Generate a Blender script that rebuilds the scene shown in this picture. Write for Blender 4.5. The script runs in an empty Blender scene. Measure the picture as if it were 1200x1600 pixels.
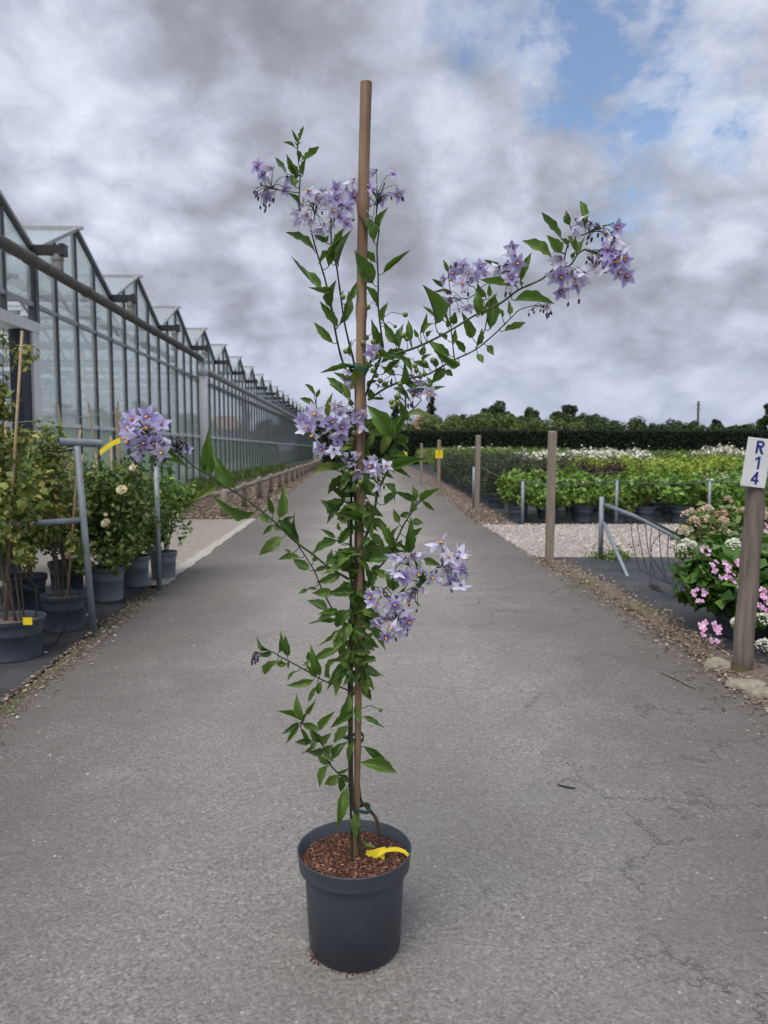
import bpy, math, random
import numpy as np
from mathutils import Vector, Matrix
random.seed(7); rng = np.random.default_rng(7)
S = bpy.context.scene
R = math.radians

# ------------------------------------------------------------------ camera
CAM_H, F_PX, PITCH = 1.2, 1180.0, R(4.7)
cam = bpy.data.cameras.new('camera'); cam_o = bpy.data.objects.new('camera', cam)
S.collection.objects.link(cam_o); S.camera = cam_o
cam_o.location = (0, 0, CAM_H); cam_o.rotation_euler = (R(90) - PITCH, 0, 0)
cam.sensor_fit = 'VERTICAL'; cam.sensor_height = 34.6; cam.sensor_width = 25.95
cam.lens = F_PX / 1600 * 34.6
cam.clip_start = 0.05; cam.clip_end = 3000
cam.dof.use_dof = True; cam.dof.focus_distance = 1.72; cam.dof.aperture_fstop = 7.0

# ------------------------------------------------------------------ world, sun, exposure
SUN_EL, SUN_AZ = R(60), R(205)      # azimuth clockwise from +Y: behind the camera, a little to the left
W = bpy.data.worlds.new('World'); S.world = W; W.use_nodes = True
nt = W.node_tree; nt.nodes.clear()
def wn(t, **k):
    n = nt.nodes.new(t)
    for a, v in k.items(): setattr(n, a, v)
    return n
def wl(a, b): nt.links.new(a, b)
def wmath(op, a, b=None, c=None, clamp=False):
    n = wn('ShaderNodeMath', operation=op); n.use_clamp = clamp
    for i, v in enumerate((a, b, c)):
        if v is None: continue
        if isinstance(v, (int, float)): n.inputs[i].default_value = v
        else: wl(v, n.inputs[i])
    return n.outputs[0]
def wramp(fac, stops, interp='EASE'):
    n = wn('ShaderNodeValToRGB'); n.color_ramp.interpolation = interp
    el = n.color_ramp.elements
    while len(el) < len(stops): el.new(0.5)
    for e, (p, c) in zip(el, stops):
        e.position = p; e.color = (*c, 1) if len(c) == 3 else c
    wl(fac, n.inputs[0]); return n.outputs[0]
W.cycles.sampling_method = 'NONE'   # an even cloudy sky: scattered rays find it well enough
sky = wn('ShaderNodeTexSky', sky_type='NISHITA', sun_disc=False)
sky.sun_elevation = SUN_EL; sky.sun_rotation = SUN_AZ; sky.air_density = 1.0; sky.dust_density = 0.6; sky.ozone_density = 2.0
tc = wn('ShaderNodeTexCoord'); sep = wn('ShaderNodeSeparateXYZ'); wl(tc.outputs['Generated'], sep.inputs[0])
zz = wmath('ADD', wmath('MAXIMUM', sep.outputs[2], 0.0), 0.50)
cx = wmath('DIVIDE', sep.outputs[0], zz); cy = wmath('DIVIDE', sep.outputs[1], zz)
comb = wn('ShaderNodeCombineXYZ'); wl(cx, comb.inputs[0]); wl(cy, comb.inputs[1])
def wnoise(scale, detail, rough, off, dist=0.0, stretch=(1, 1, 1)):
    m = wn('ShaderNodeMapping'); wl(comb.outputs[0], m.inputs[0])
    m.inputs['Location'].default_value = off; m.inputs['Scale'].default_value = stretch
    n = wn('ShaderNodeTexNoise', noise_dimensions='2D'); n.inputs['Scale'].default_value = scale; n.inputs['Detail'].default_value = detail
    n.inputs['Roughness'].default_value = rough; n.inputs['Distortion'].default_value = dist
    wl(m.outputs[0], n.inputs['Vector']); return n.outputs['Fac']
CL_OFF = (41.44600, 40.33262, 0.0)
big = wnoise(1.7, 2, 0.5, CL_OFF, 0.2)
mid = wnoise(4.2, 8, 0.60, (40.02239, 9.67178, 0), 0.3)
fine = wnoise(11.0, 8, 0.68, (5.2, 0.4, 0), 0.3)
# billows: rounded cells, warped
wp = wn('ShaderNodeTexNoise', noise_dimensions='2D'); wp.inputs['Scale'].default_value = 3.2; wp.inputs['Detail'].default_value = 3; wl(comb.outputs[0], wp.inputs['Vector'])
wps = wn('ShaderNodeVectorMath', operation='SCALE'); wl(wp.outputs['Color'], wps.inputs[0]); wps.inputs['Scale'].default_value = 0.36
wpa = wn('ShaderNodeVectorMath', operation='ADD'); wl(comb.outputs[0], wpa.inputs[0]); wl(wps.outputs[0], wpa.inputs[1])
def billow(scale):
    n = wn('ShaderNodeTexVoronoi', feature='SMOOTH_F1', voronoi_dimensions='2D'); n.inputs['Scale'].default_value = scale; n.inputs['Smoothness'].default_value = 0.35
    n.inputs['Detail'].default_value = 1.0; n.inputs['Roughness'].default_value = 0.5; n.inputs['Lacunarity'].default_value = 2.3
    wl(wpa.outputs[0], n.inputs['Vector']); return n.outputs['Distance']
pf = wmath('SUBTRACT', 0.75, billow(4.4))
v = wmath('ADD', wmath('MULTIPLY', big, 0.36), wmath('ADD', wmath('MULTIPLY', mid, 0.28), wmath('ADD', wmath('MULTIPLY', fine, 0.25), wmath('MULTIPLY', pf, 0.26))))
cloud = wramp(v, [(0.26, (0.150, 0.157, 0.180)), (0.35, (0.185, 0.196, 0.230)), (0.41, (0.228, 0.244, 0.293)), (0.475, (0.272, 0.294, 0.36)), (0.54, (0.335, 0.36, 0.43)), (0.65, (0.42, 0.443, 0.505))], 'LINEAR')
# toward the horizon the layer is seen edge on: bluer and more even
hz = wramp(sep.outputs[2], [(0.0, (1, 1, 1)), (0.26, (0, 0, 0))])
hmix = wn('ShaderNodeMix', data_type='RGBA'); wl(wmath('MULTIPLY', hz, 0.55), hmix.inputs[0]); wl(cloud, hmix.inputs[6])
hmix.inputs[7].default_value = (0.225, 0.25, 0.335, 1)
# the break in the cloud, upper right of the view
gd = Vector(((990 - 600) / F_PX, math.cos(PITCH) + 0.63 * math.sin(PITCH), 0.63 * math.cos(PITCH) - math.sin(PITCH))).normalized()
vd = wn('ShaderNodeVectorMath', operation='DOT_PRODUCT'); nrm = wn('ShaderNodeVectorMath', operation='NORMALIZE')
wl(tc.outputs['Generated'], nrm.inputs[0]); wl(nrm.outputs[0], vd.inputs[0]); vd.inputs[1].default_value = gd
near = wramp(vd.outputs['Value'], [(0.965, (0, 0, 0)), (0.998, (1, 1, 1))])
gapn = wnoise(5.0, 8, 0.62, (9.67178, 41.44600, 0), 0.1)
gap = wramp(wmath('ADD', wmath('MULTIPLY', near, 0.36), gapn), [(0.69, (0, 0, 0)), (0.80, (0.30, 0.30, 0.30)), (0.92, (0.92, 0.92, 0.92))])
smix = wn('ShaderNodeMix', data_type='RGBA'); wl(gap, smix.inputs[0]); wl(hmix.outputs[2], smix.inputs[6])
skys = wn('ShaderNodeVectorMath', operation='SCALE'); wl(sky.outputs[0], skys.inputs[0]); skys.inputs['Scale'].default_value = 0.09
wl(skys.outputs[0], smix.inputs[7])
bgs = wn('ShaderNodeVectorMath', operation='SCALE'); wl(smix.outputs[2], bgs.inputs[0]); bgs.inputs['Scale'].default_value = 10.0
bg = wn('ShaderNodeBackground'); bg.inputs['Strength'].default_value = 0.1; wl(bgs.outputs[0], bg.inputs[0])
wo = wn('ShaderNodeOutputWorld'); wl(bg.outputs[0], wo.inputs[0])

sun = bpy.data.lights.new('sun', 'SUN'); sun.energy = 1.5; sun.angle = R(40); sun.color = (1.0, 0.96, 0.9)
sun_o = bpy.data.objects.new('sun', sun); S.collection.objects.link(sun_o)
sd = Vector((math.sin(SUN_AZ) * math.cos(SUN_EL), math.cos(SUN_AZ) * math.cos(SUN_EL), math.sin(SUN_EL)))
sun_o.rotation_euler = sd.to_track_quat('Z', 'Y').to_euler(); sun_o.location = (0, 0, 30)
S.view_settings.view_transform = 'Standard'; S.view_settings.look = 'None'; S.view_settings.gamma = 1
S.view_settings.exposure = 0.93; S.view_settings.use_curve_mapping = False
S.render.engine = 'CYCLES'; S.cycles.use_denoising = True
S.cycles.max_bounces = 8; S.cycles.transparent_max_bounces = 16; S.cycles.caustics_reflective = False; S.cycles.caustics_refractive = False

# ------------------------------------------------------------------ helpers
def ray(px, py):
    xc, yc = (px - 600) / F_PX, (800 - py) / F_PX
    return Vector((xc, math.cos(PITCH) + yc * math.sin(PITCH), yc * math.cos(PITCH) - math.sin(PITCH)))
def P(px, py, Y):
    d = ray(px, py); return Vector((0, 0, CAM_H)) + d * (Y / d.y)
def G(px, py, z=0.0):
    d = ray(px, py); return Vector((0, 0, CAM_H)) + d * ((z - CAM_H) / d.z)
C = S.collection
def link(o, parent=None):
    C.objects.link(o)
    if parent is not None: o.parent = parent
    return o
def tag(o, label=None, cat=None, group=None, kind=None):
    if label: o['label'] = label
    if cat: o['category'] = cat
    if group: o['group'] = group
    if kind: o['kind'] = kind
    return o
def thing(name, label, cat, loc=(0, 0, 0), rz=0.0, group=None):
    o = bpy.data.objects.new(name, None); o.empty_display_size = 0.1
    link(o); o.location = loc; o.rotation_euler = (0, 0, rz)
    return tag(o, label, cat, group)
def copy_tree(o, parent=None):
    c = o.copy(); C.objects.link(c)
    if parent is not None: c.parent = parent
    for ch in list(o.children): copy_tree(ch, c)
    return c
class MB:
    def __init__(s): s.v = []; s.f = []; s.m = []; s.mi = 0
    def add(s, vs, fs):
        b = len(s.v); s.v.extend([tuple(x) for x in vs])
        for f in fs: s.f.append(tuple(i + b for i in f)); s.m.append(s.mi)
    def box(s, x0, x1, y0, y1, z0, z1):
        s.add([(x0, y0, z0), (x1, y0, z0), (x1, y1, z0), (x0, y1, z0), (x0, y0, z1), (x1, y0, z1), (x1, y1, z1), (x0, y1, z1)],
              [(0, 3, 2, 1), (4, 5, 6, 7), (0, 1, 5, 4), (1, 2, 6, 5), (2, 3, 7, 6), (3, 0, 4, 7)])
    def bar(s, a, b, w, h):
        a, b = Vector(a), Vector(b); d = (b - a).normalized()
        up = Vector((0, 0, 1)) if abs(d.z) < 0.95 else Vector((1, 0, 0))
        x = d.cross(up).normalized(); y = x.cross(d)
        vs = []
        for p in (a, b):
            for sx, sy in ((-1, -1), (1, -1), (1, 1), (-1, 1)): vs.append(p + x * sx * w / 2 + y * sy * h / 2)
        s.add(vs, [(3, 2, 1, 0), (4, 5, 6, 7), (0, 1, 5, 4), (1, 2, 6, 5), (2, 3, 7, 6), (3, 0, 4, 7)])
    def tube(s, pts, rad, n=6, cap=True, hollow=False):
        pts = [Vector(p) for p in pts]; N = len(pts)
        if not hasattr(rad, '__len__'): rad = [rad] * N
        prev = None; vs = []
        for i, p in enumerate(pts):
            t = (pts[min(i + 1, N - 1)] - pts[max(i - 1, 0)])
            t = t.normalized() if t.length > 1e-9 else Vector((0, 0, 1))
            if prev is None:
                x = t.cross(Vector((0.3, 0.2, 1)));
                if x.length < 1e-3: x = t.cross(Vector((1, 0, 0)))
            else: x = prev - t * prev.dot(t)
            x.normalize(); prev = x; y = t.cross(x)
            for k in range(n):
                a = 2 * math.pi * k / n; vs.append(p + (x * math.cos(a) + y * math.sin(a)) * rad[i])
        fs = [(i * n + k, i * n + (k + 1) % n, (i + 1) * n + (k + 1) % n, (i + 1) * n + k) for i in range(N - 1) for k in range(n)]
        if cap: fs += [tuple(reversed(range(n))), tuple((N - 1) * n + k for k in range(n))]
        s.add(vs, fs)
    def lathe(s, prof, n=32, c=(0, 0, 0)):
        vs = [(c[0] + r * math.cos(2 * math.pi * k / n), c[1] + r * math.sin(2 * math.pi * k / n), c[2] + z) for r, z in prof for k in range(n)]
        s.add(vs, [(i * n + k, i * n + (k + 1) % n, (i + 1) * n + (k + 1) % n, (i + 1) * n + k) for i in range(len(prof) - 1) for k in range(n)])
    def mesh(s, name, mats, smooth=False):
        me = bpy.data.meshes.new(name); me.from_pydata(s.v, [], s.f)
        for m in (mats if isinstance(mats, (list, tuple)) else [mats]): me.materials.append(m)
        if any(s.m): me.polygons.foreach_set('material_index', s.m)
        if smooth: me.polygons.foreach_set('use_smooth', [True] * len(s.f))
        me.update(); return me
    def build(s, name, mats, parent=None, smooth=False):
        return link(bpy.data.objects.new(name, s.mesh(name, mats, smooth)), parent)
def np_mesh(name, V, Q, mat, smooth=False):
    """V (n,3), Q (m,k) faces of one size"""
    me = bpy.data.meshes.new(name); k = Q.shape[1]
    me.vertices.add(len(V)); me.vertices.foreach_set('co', V.astype(np.float32).ravel())
    me.loops.add(Q.size); me.loops.foreach_set('vertex_index', Q.astype(np.int32).ravel())
    me.polygons.add(len(Q)); me.polygons.foreach_set('loop_start', np.arange(0, Q.size, k, dtype=np.int32))
    me.polygons.foreach_set('loop_total', np.full(len(Q), k, dtype=np.int32))
    if smooth: me.polygons.foreach_set('use_smooth', np.ones(len(Q), dtype=bool))
    for m in (mat if isinstance(mat, (list, tuple)) else [mat]): me.materials.append(m)
    me.update(calc_edges=True); return me
def leaf_cards(pos, size, aspect=0.5, up=0.5, out=None, fold=0.18, svar=0.35):
    """small folded leaves at pos; V, Q arrays"""
    n = len(pos)
    nr = rng.normal(size=(n, 3)); nr[:, 2] = np.abs(nr[:, 2]) + up
    if out is not None: nr += out * 1.2
    nr /= np.linalg.norm(nr, axis=1)[:, None]
    d = rng.normal(size=(n, 3)); d -= nr * np.sum(d * nr, axis=1)[:, None]; d /= np.linalg.norm(d, axis=1)[:, None]
    x = np.cross(d, nr); L = size * (1 + rng.uniform(-svar, svar, n))[:, None]; Wd = L * aspect * 0.5
    b = pos - d * L * 0.5; m = b + d * L * 0.45
    V = np.stack([b, m - x * Wd - nr * 0 , b + d * L, m + x * Wd], axis=1)
    V[:, 0] -= nr * L * fold * 0.5; V[:, 2] -= nr * L * fold * 0.6; V[:, 1] += nr * Wd * fold; V[:, 3] += nr * Wd * fold
    return V.reshape(-1, 3), np.arange(4 * n).reshape(n, 4)
def ellipsoid_pts(n, c, r, shell=0.55, zmin=None):
    d = rng.normal(size=(n, 3)); d /= np.linalg.norm(d, axis=1)[:, None]
    rad = shell + (1 - shell) * rng.random(n) ** 0.6
    p = np.array(c) + d * rad[:, None] * np.array(r)
    return p, d
def clump_pts(n, centers, radii, shell=0.3):
    k = rng.integers(0, len(centers), n); d = rng.normal(size=(n, 3)); d /= np.linalg.norm(d, axis=1)[:, None]
    rad = shell + (1 - shell) * rng.random(n) ** 0.6
    return np.asarray(centers)[k] + d * rad[:, None] * np.asarray(radii)[k][:, None], d

# ------------------------------------------------------------------ materials
def new_mat(name):
    m = bpy.data.materials.new(name); m.use_nodes = True; t = m.node_tree; t.nodes.clear()
    o = t.nodes.new('ShaderNodeOutputMaterial'); p = t.nodes.new('ShaderNodeBsdfPrincipled'); t.links.new(p.outputs[0], o.inputs[0])
    return m, t, p, o
def nd(t, ty, inputs=None, **k):
    n = t.nodes.new(ty)
    for a, v in k.items(): setattr(n, a, v)
    for a, v in (inputs or {}).items():
        if hasattr(v, 'is_linked'): t.links.new(v, n.inputs[a])
        else: n.inputs[a].default_value = v
    return n
def mth(t, op, a, b=0.0, clamp=False):
    n = nd(t, 'ShaderNodeMath', {0: a, 1: b}, operation=op); n.use_clamp = clamp; return n.outputs[0]
def rampn(t, fac, stops, interp='LINEAR'):
    n = t.nodes.new('ShaderNodeValToRGB'); n.color_ramp.interpolation = interp; el = n.color_ramp.elements
    while len(el) < len(stops): el.new(0.5)
    for e, (p, c) in zip(el, stops):
        e.position = p; e.color = (c, c, c, 1) if isinstance(c, (int, float)) else (*c, 1)
    t.links.new(fac, n.inputs[0]); return n.outputs[0]
def mixc(t, fac, a, b, blend='MIX'):
    n = nd(t, 'ShaderNodeMix', data_type='RGBA', blend_type=blend)
    for i, v in ((0, fac), (6, a), (7, b)):
        if hasattr(v, 'is_linked'): t.links.new(v, n.inputs[i])
        elif isinstance(v, (int, float)): n.inputs[i].default_value = v
        else: n.inputs[i].default_value = (*v, 1)
    return n.outputs[2]
def coords(t, scale=(1, 1, 1), kind='Object'):
    c = nd(t, 'ShaderNodeTexCoord').outputs[kind]
    m = nd(t, 'ShaderNodeMapping', {'Vector': c, 'Scale': scale}); return m.outputs[0]
def noise(t, vec, scale, detail=4, rough=0.55, dist=0.0):
    return nd(t, 'ShaderNodeTexNoise', {'Vector': vec, 'Scale': scale, 'Detail': detail, 'Roughness': rough, 'Distortion': dist}).outputs['Fac']
def bump(t, p, h, strength=0.3, dist=0.01):
    b = nd(t, 'ShaderNodeBump', {'Height': h, 'Strength': strength, 'Distance': dist}); t.links.new(b.outputs[0], p.inputs['Normal']); return b
def simple(name, c0, c1, scale=8, rough=0.6, stretch=(1, 1, 1), bmp=0.2, bd=0.003, metal=0.0, detail=5, world=False):
    m, t, p, o = new_mat(name)
    v = coords(t, stretch); f = noise(t, v, scale, detail)
    t.links.new(mixc(t, rampn(t, f, [(0.3, 0.0), (0.7, 1.0)]), c0, c1), p.inputs['Base Color'])
    p.inputs['Roughness'].default_value = rough; p.inputs['Metallic'].default_value = metal
    if bmp: bump(t, p, f, bmp, bd)
    return m
def leafy(name, c0, c1, c2=None, rough=0.5, trans=0.25, back=None):
    """foliage of many islands: each leaf its own shade"""
    m, t, p, o = new_mat(name)
    r = nd(t, 'ShaderNodeNewGeometry').outputs['Random Per Island']
    st = [(0.0, c0), (0.75, c1)] + ([(1.0, c2)] if c2 else [])
    oi = nd(t, 'ShaderNodeObjectInfo').outputs['Random']
    col = rampn(t, r, st)
    hs = nd(t, 'ShaderNodeHueSaturation', {'Color': col, 'Value': mth(t, 'ADD', mth(t, 'MULTIPLY', oi, 0.35), 0.95), 'Hue': mth(t, 'ADD', mth(t, 'MULTIPLY', oi, 0.02), 0.49)}).outputs[0]
    t.links.new(hs, p.inputs['Base Color']); p.inputs['Roughness'].default_value = rough
    tr = nd(t, 'ShaderNodeBsdfTranslucent', {'Color': hs}); mx = nd(t, 'ShaderNodeMixShader', {0: trans, 1: p.outputs[0], 2: tr.outputs[0]})
    t.links.new(mx.outputs[0], o.inputs[0]); return m

def m_asphalt():
    m, t, p, o = new_mat('asphalt'); v = coords(t)
    vor = nd(t, 'ShaderNodeTexVoronoi', {'Vector': v, 'Scale': 115.0, 'Randomness': 1.0})
    sepc = nd(t, 'ShaderNodeSeparateColor', {'Color': vor.outputs['Color']})
    agg = rampn(t, sepc.outputs[0], [(0.0, 0.07), (0.25, 0.17), (0.7, 0.29), (0.93, 0.40), (1.0, 0.58)])
    fine = rampn(t, noise(t, v, 130, 5, 0.85), [(0.36, 0.0), (0.64, 1.0)]); f2 = noise(t, v, 60, 4, 0.65)
    c = mixc(t, 0.62, agg, mixc(t, fine, (0.065, 0.062, 0.058), (0.46, 0.44, 0.42)))
    c = mixc(t, 1.0, c, (1.24, 1.21, 1.17), 'MULTIPLY')
    c = mixc(t, rampn(t, f2, [(0.40, 0.0), (0.85, 0.4)]), c, (0.30, 0.284, 0.270))
    big = noise(t, v, 0.55, 4, 0.6, 0.3); med = noise(t, v, 3.5, 5, 0.6, 0.2)
    c = mixc(t, rampn(t, big, [(0.40, 0.0), (0.58, 0.8)]), c, mixc(t, 0.6, c, (0.20, 0.178, 0.166)))
    c = mixc(t, rampn(t, med, [(0.45, 0.0), (0.72, 0.35)]), c, (0.32, 0.307, 0.296))
    # worn crown of the lane paler than the dusty browner margins
    sx = nd(t, 'ShaderNodeSeparateXYZ', {'Vector': nd(t, 'ShaderNodeTexCoord').outputs['Object']})
    edge = mth(t, 'ADD', mth(t, 'ABSOLUTE', mth(t, 'ADD', sx.outputs[0], mth(t, 'MULTIPLY', sx.outputs[1], 0.018))), mth(t, 'MULTIPLY', mth(t, 'SUBTRACT', med, 0.5), 0.9))
    c = mixc(t, rampn(t, mth(t, 'MULTIPLY', edge, 0.5), [(0.28, 0.0), (0.58, 0.7), (0.84, 1.0)]), c, mixc(t, 0.66, c, (0.098, 0.084, 0.074)))
    # light grit
    g = nd(t, 'ShaderNodeTexVoronoi', {'Vector': v, 'Scale': 34.0, 'Randomness': 1.0})
    gs = nd(t, 'ShaderNodeSeparateColor', {'Color': g.outputs['Color']})
    gm = mth(t, 'MULTIPLY', mth(t, 'LESS_THAN', g.outputs['Distance'], mth(t, 'MULTIPLY', gs.outputs[1], 0.16)), mth(t, 'GREATER_THAN', gs.outputs[0], 0.62))
    c = mixc(t, mth(t, 'MULTIPLY', gm, 0.75), c, (0.60, 0.58, 0.55))
    # cracks, most of them on the right half
    wv = nd(t, 'ShaderNodeTexNoise', {'Vector': v, 'Scale': 6.0, 'Detail': 5, 'Roughness': 0.65})
    wv2 = nd(t, 'ShaderNodeVectorMath', {0: wv.outputs['Color'], 'Scale': 0.28}, operation='SCALE')
    vv = nd(t, 'ShaderNodeVectorMath', {0: v, 1: wv2.outputs[0]}, operation='ADD')
    ck = nd(t, 'ShaderNodeTexVoronoi', {'Vector': vv.outputs[0], 'Scale': 2.3}, feature='DISTANCE_TO_EDGE')
    cm = rampn(t, ck.outputs['Distance'], [(0.0, 1.0), (0.006, 0.6), (0.011, 0.0)])
    msk = mth(t, 'MULTIPLY', rampn(t, noise(t, v, 1.6, 3), [(0.44, 0.0), (0.58, 1.0)]), rampn(t, mth(t, 'ADD', mth(t, 'MULTIPLY', sx.outputs[0], 0.4), 0.3), [(0.30, 0.0), (0.55, 1.0)]))
    cm = mth(t, 'MULTIPLY', cm, msk)
    c = mixc(t, mth(t, 'MULTIPLY', cm, 0.36), c, (0.06, 0.055, 0.05))
    t.links.new(c, p.inputs['Base Color']); p.inputs['Roughness'].default_value = 0.88; p.inputs['Specular IOR Level'].default_value = 0.3
    h = mth(t, 'ADD', mth(t, 'ADD', mth(t, 'MULTIPLY', vor.outputs['Distance'], -0.7), mth(t, 'MULTIPLY', fine, 0.6)), mth(t, 'MULTIPLY', cm, -2.5))
    bump(t, p, h, 0.7, 0.006); return m
M = {}
M['asphalt'] = m_asphalt()
M['ground'] = simple('field_soil', (0.10, 0.085, 0.06), (0.09, 0.11, 0.045), 1.5, 0.95, bmp=0.4, bd=0.02)
def m_gravel():
    m, t, p, o = new_mat('gravel'); v = coords(t)
    vor = nd(t, 'ShaderNodeTexVoronoi', {'Vector': v, 'Scale': 42.0}); s = nd(t, 'ShaderNodeSeparateColor', {'Color': vor.outputs['Color']})
    c = rampn(t, s.outputs[0], [(0.0, (0.25, 0.20, 0.17)), (0.5, (0.42, 0.355, 0.315)), (0.85, (0.52, 0.455, 0.41)), (1.0, (0.68, 0.62, 0.58))])
    c = mixc(t, rampn(t, noise(t, v, 1.3, 4), [(0.35, 0.0), (0.7, 0.6)]), c, (0.30, 0.255, 0.23))
    t.links.new(c, p.inputs['Base Color']); p.inputs['Roughness'].default_value = 0.95
    bump(t, p, vor.outputs['Distance'], 0.8, 0.02); return m
M['gravel'] = m_gravel()
M['concrete'] = simple('concrete', (0.24, 0.215, 0.18), (0.35, 0.315, 0.265), 9.0, 0.92, bmp=0.4, bd=0.004, detail=9)
M['concrete_lip'] = simple('concrete_lip', (0.36, 0.335, 0.29), (0.47, 0.44, 0.39), 12, 0.9)
def m_cloth():
    m, t, p, o = new_mat('ground_cloth'); v = coords(t)
    w = nd(t, 'ShaderNodeTexWave', {'Vector': v, 'Scale': 60.0, 'Distortion': 0.3}); n = noise(t, v, 2.2, 6, 0.6); n2 = noise(t, coords(t, (1, 9, 1)), 1.5, 4)
    c = mixc(t, rampn(t, n, [(0.35, 0.0), (0.75, 1.0)]), (0.026, 0.028, 0.033), (0.075, 0.076, 0.08))
    c = mixc(t, rampn(t, noise(t, v, 26, 4, 0.7), [(0.62, 0.0), (0.8, 0.35)]), c, (0.16, 0.145, 0.125))
    t.links.new(c, p.inputs['Base Color']); p.inputs['Roughness'].default_value = 0.62
    bump(t, p, mth(t, 'ADD', mth(t, 'MULTIPLY', w.outputs['Fac'], 0.15), n2), 0.25, 0.02); return m
M['cloth'] = m_cloth()
M['bark'] = simple('bark_mulch', (0.085, 0.062, 0.048), (0.21, 0.165, 0.13), 35, 0.95, bmp=0.8, bd=0.02, detail=8)
def m_chips(name, st):
    m, t, p, o = new_mat(name); r = nd(t, 'ShaderNodeNewGeometry').outputs['Random Per Island']
    t.links.new(rampn(t, r, st), p.inputs['Base Color']); p.inputs['Roughness'].default_value = 0.9; return m
M['chips'] = m_chips('bark_chips', [(0, (0.055, 0.034, 0.024)), (0.45, (0.15, 0.10, 0.072)), (0.85, (0.25, 0.185, 0.135)), (1, (0.50, 0.43, 0.34))])
M['mulch'] = m_chips('pot_mulch', [(0, (0.028, 0.011, 0.007)), (0.45, (0.095, 0.034, 0.02)), (0.85, (0.17, 0.07, 0.042)), (1, (0.36, 0.21, 0.14))])
M['pebble'] = m_chips('pebbles', [(0, (0.22, 0.19, 0.17)), (0.6, (0.42, 0.38, 0.35)), (1, (0.68, 0.65, 0.61))])
M['soil'] = simple('pot_soil', (0.028, 0.012, 0.007), (0.12, 0.045, 0.026), 90, 0.95, bmp=0.9, bd=0.006, detail=8)
def m_pot(name, c0, c1, rough=0.45):
    m, t, p, o = new_mat(name); v = coords(t); n = noise(t, v, 14, 6, 0.65)
    c = mixc(t, rampn(t, n, [(0.35, 0.0), (0.75, 1.0)]), c0, c1)
    d = noise(t, v, 140, 2, 0.7); c = mixc(t, rampn(t, d, [(0.70, 0.0), (0.76, 0.5)]), c, (0.16, 0.15, 0.14))
    sc = noise(t, coords(t, (30, 30, 4)), 3.0, 5, 0.7); c = mixc(t, rampn(t, sc, [(0.60, 0.0), (0.72, 0.28)]), c, (0.13, 0.125, 0.12))
    du = nd(t, 'ShaderNodeSeparateXYZ', {'Vector': nd(t, 'ShaderNodeTexCoord').outputs['Object']}).outputs[2]
    c = mixc(t, mth(t, 'MULTIPLY', rampn(t, mth(t, 'ADD', du, mth(t, 'MULTIPLY', n, 0.06)), [(0.03, 0.55), (0.09, 0.0)]), rampn(t, noise(t, coords(t), 45, 5, 0.7), [(0.4, 0.0), (0.7, 1.0)])), c, (0.12, 0.10, 0.085))
    t.links.new(c, p.inputs['Base Color']); p.inputs['Roughness'].default_value = rough
    t.links.new(rampn(t, n, [(0.3, rough - 0.05), (0.8, rough + 0.2)]), p.inputs['Roughness']); bump(t, p, d, 0.05, 0.001); return m
M['pot'] = m_pot('pot_plastic', (0.044, 0.056, 0.073), (0.06, 0.073, 0.091), 0.42)
M['pot_blue'] = m_pot('pot_plastic_grey', (0.06, 0.08, 0.105), (0.10, 0.12, 0.145), 0.5)
M['pot_pale'] = m_pot('pot_plastic_pale', (0.17, 0.205, 0.23), (0.23, 0.265, 0.29), 0.55)
def m_cane():
    m, t, p, o = new_mat('bamboo'); v = coords(t, (60, 60, 2.2)); n = noise(t, v, 1.0, 5, 0.6)
    n2 = noise(t, coords(t, (14, 14, 3)), 1.0, 4)
    c = rampn(t, n, [(0.25, (0.15, 0.085, 0.045)), (0.5, (0.25, 0.155, 0.088)), (0.75, (0.36, 0.245, 0.15))])
    c = mixc(t, rampn(t, n2, [(0.5, 0.0), (0.72, 0.75)]), c, (0.11, 0.05, 0.028))
    t.links.new(c, p.inputs['Base Color']); p.inputs['Roughness'].default_value = 0.5; bump(t, p, n, 0.2, 0.002); return m
M['cane'] = m_cane()
M['cane_thin'] = simple('thin_cane', (0.26, 0.18, 0.10), (0.42, 0.31, 0.19), 30, 0.7)
M['stem'] = simple('green_stem', (0.035, 0.06, 0.016), (0.06, 0.10, 0.028), 30, 0.5)
M['stem_dark'] = simple('dark_stem', (0.022, 0.028, 0.014), (0.04, 0.042, 0.022), 40, 0.55)
M['stem_woody'] = simple('woody_stem', (0.045, 0.032, 0.018), (0.085, 0.062, 0.036), 60, 0.7)
M['twig'] = simple('brown_twig', (0.06, 0.03, 0.018), (0.16, 0.09, 0.055), 30, 0.8)
M['tie'] = simple('green_tie', (0.008, 0.07, 0.045), (0.012, 0.10, 0.065), 60, 0.35, bmp=0)
M['yellow'] = simple('yellow_plastic', (0.78, 0.60, 0.015), (0.85, 0.68, 0.03), 30, 0.45, bmp=0.05)
M['berry'] = simple('green_berry', (0.10, 0.14, 0.025), (0.20, 0.24, 0.05), 120, 0.35, bmp=0)
M['bud'] = simple('dark_bud', (0.022, 0.02, 0.03), (0.06, 0.04, 0.085), 150, 0.5, bmp=0)
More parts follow.
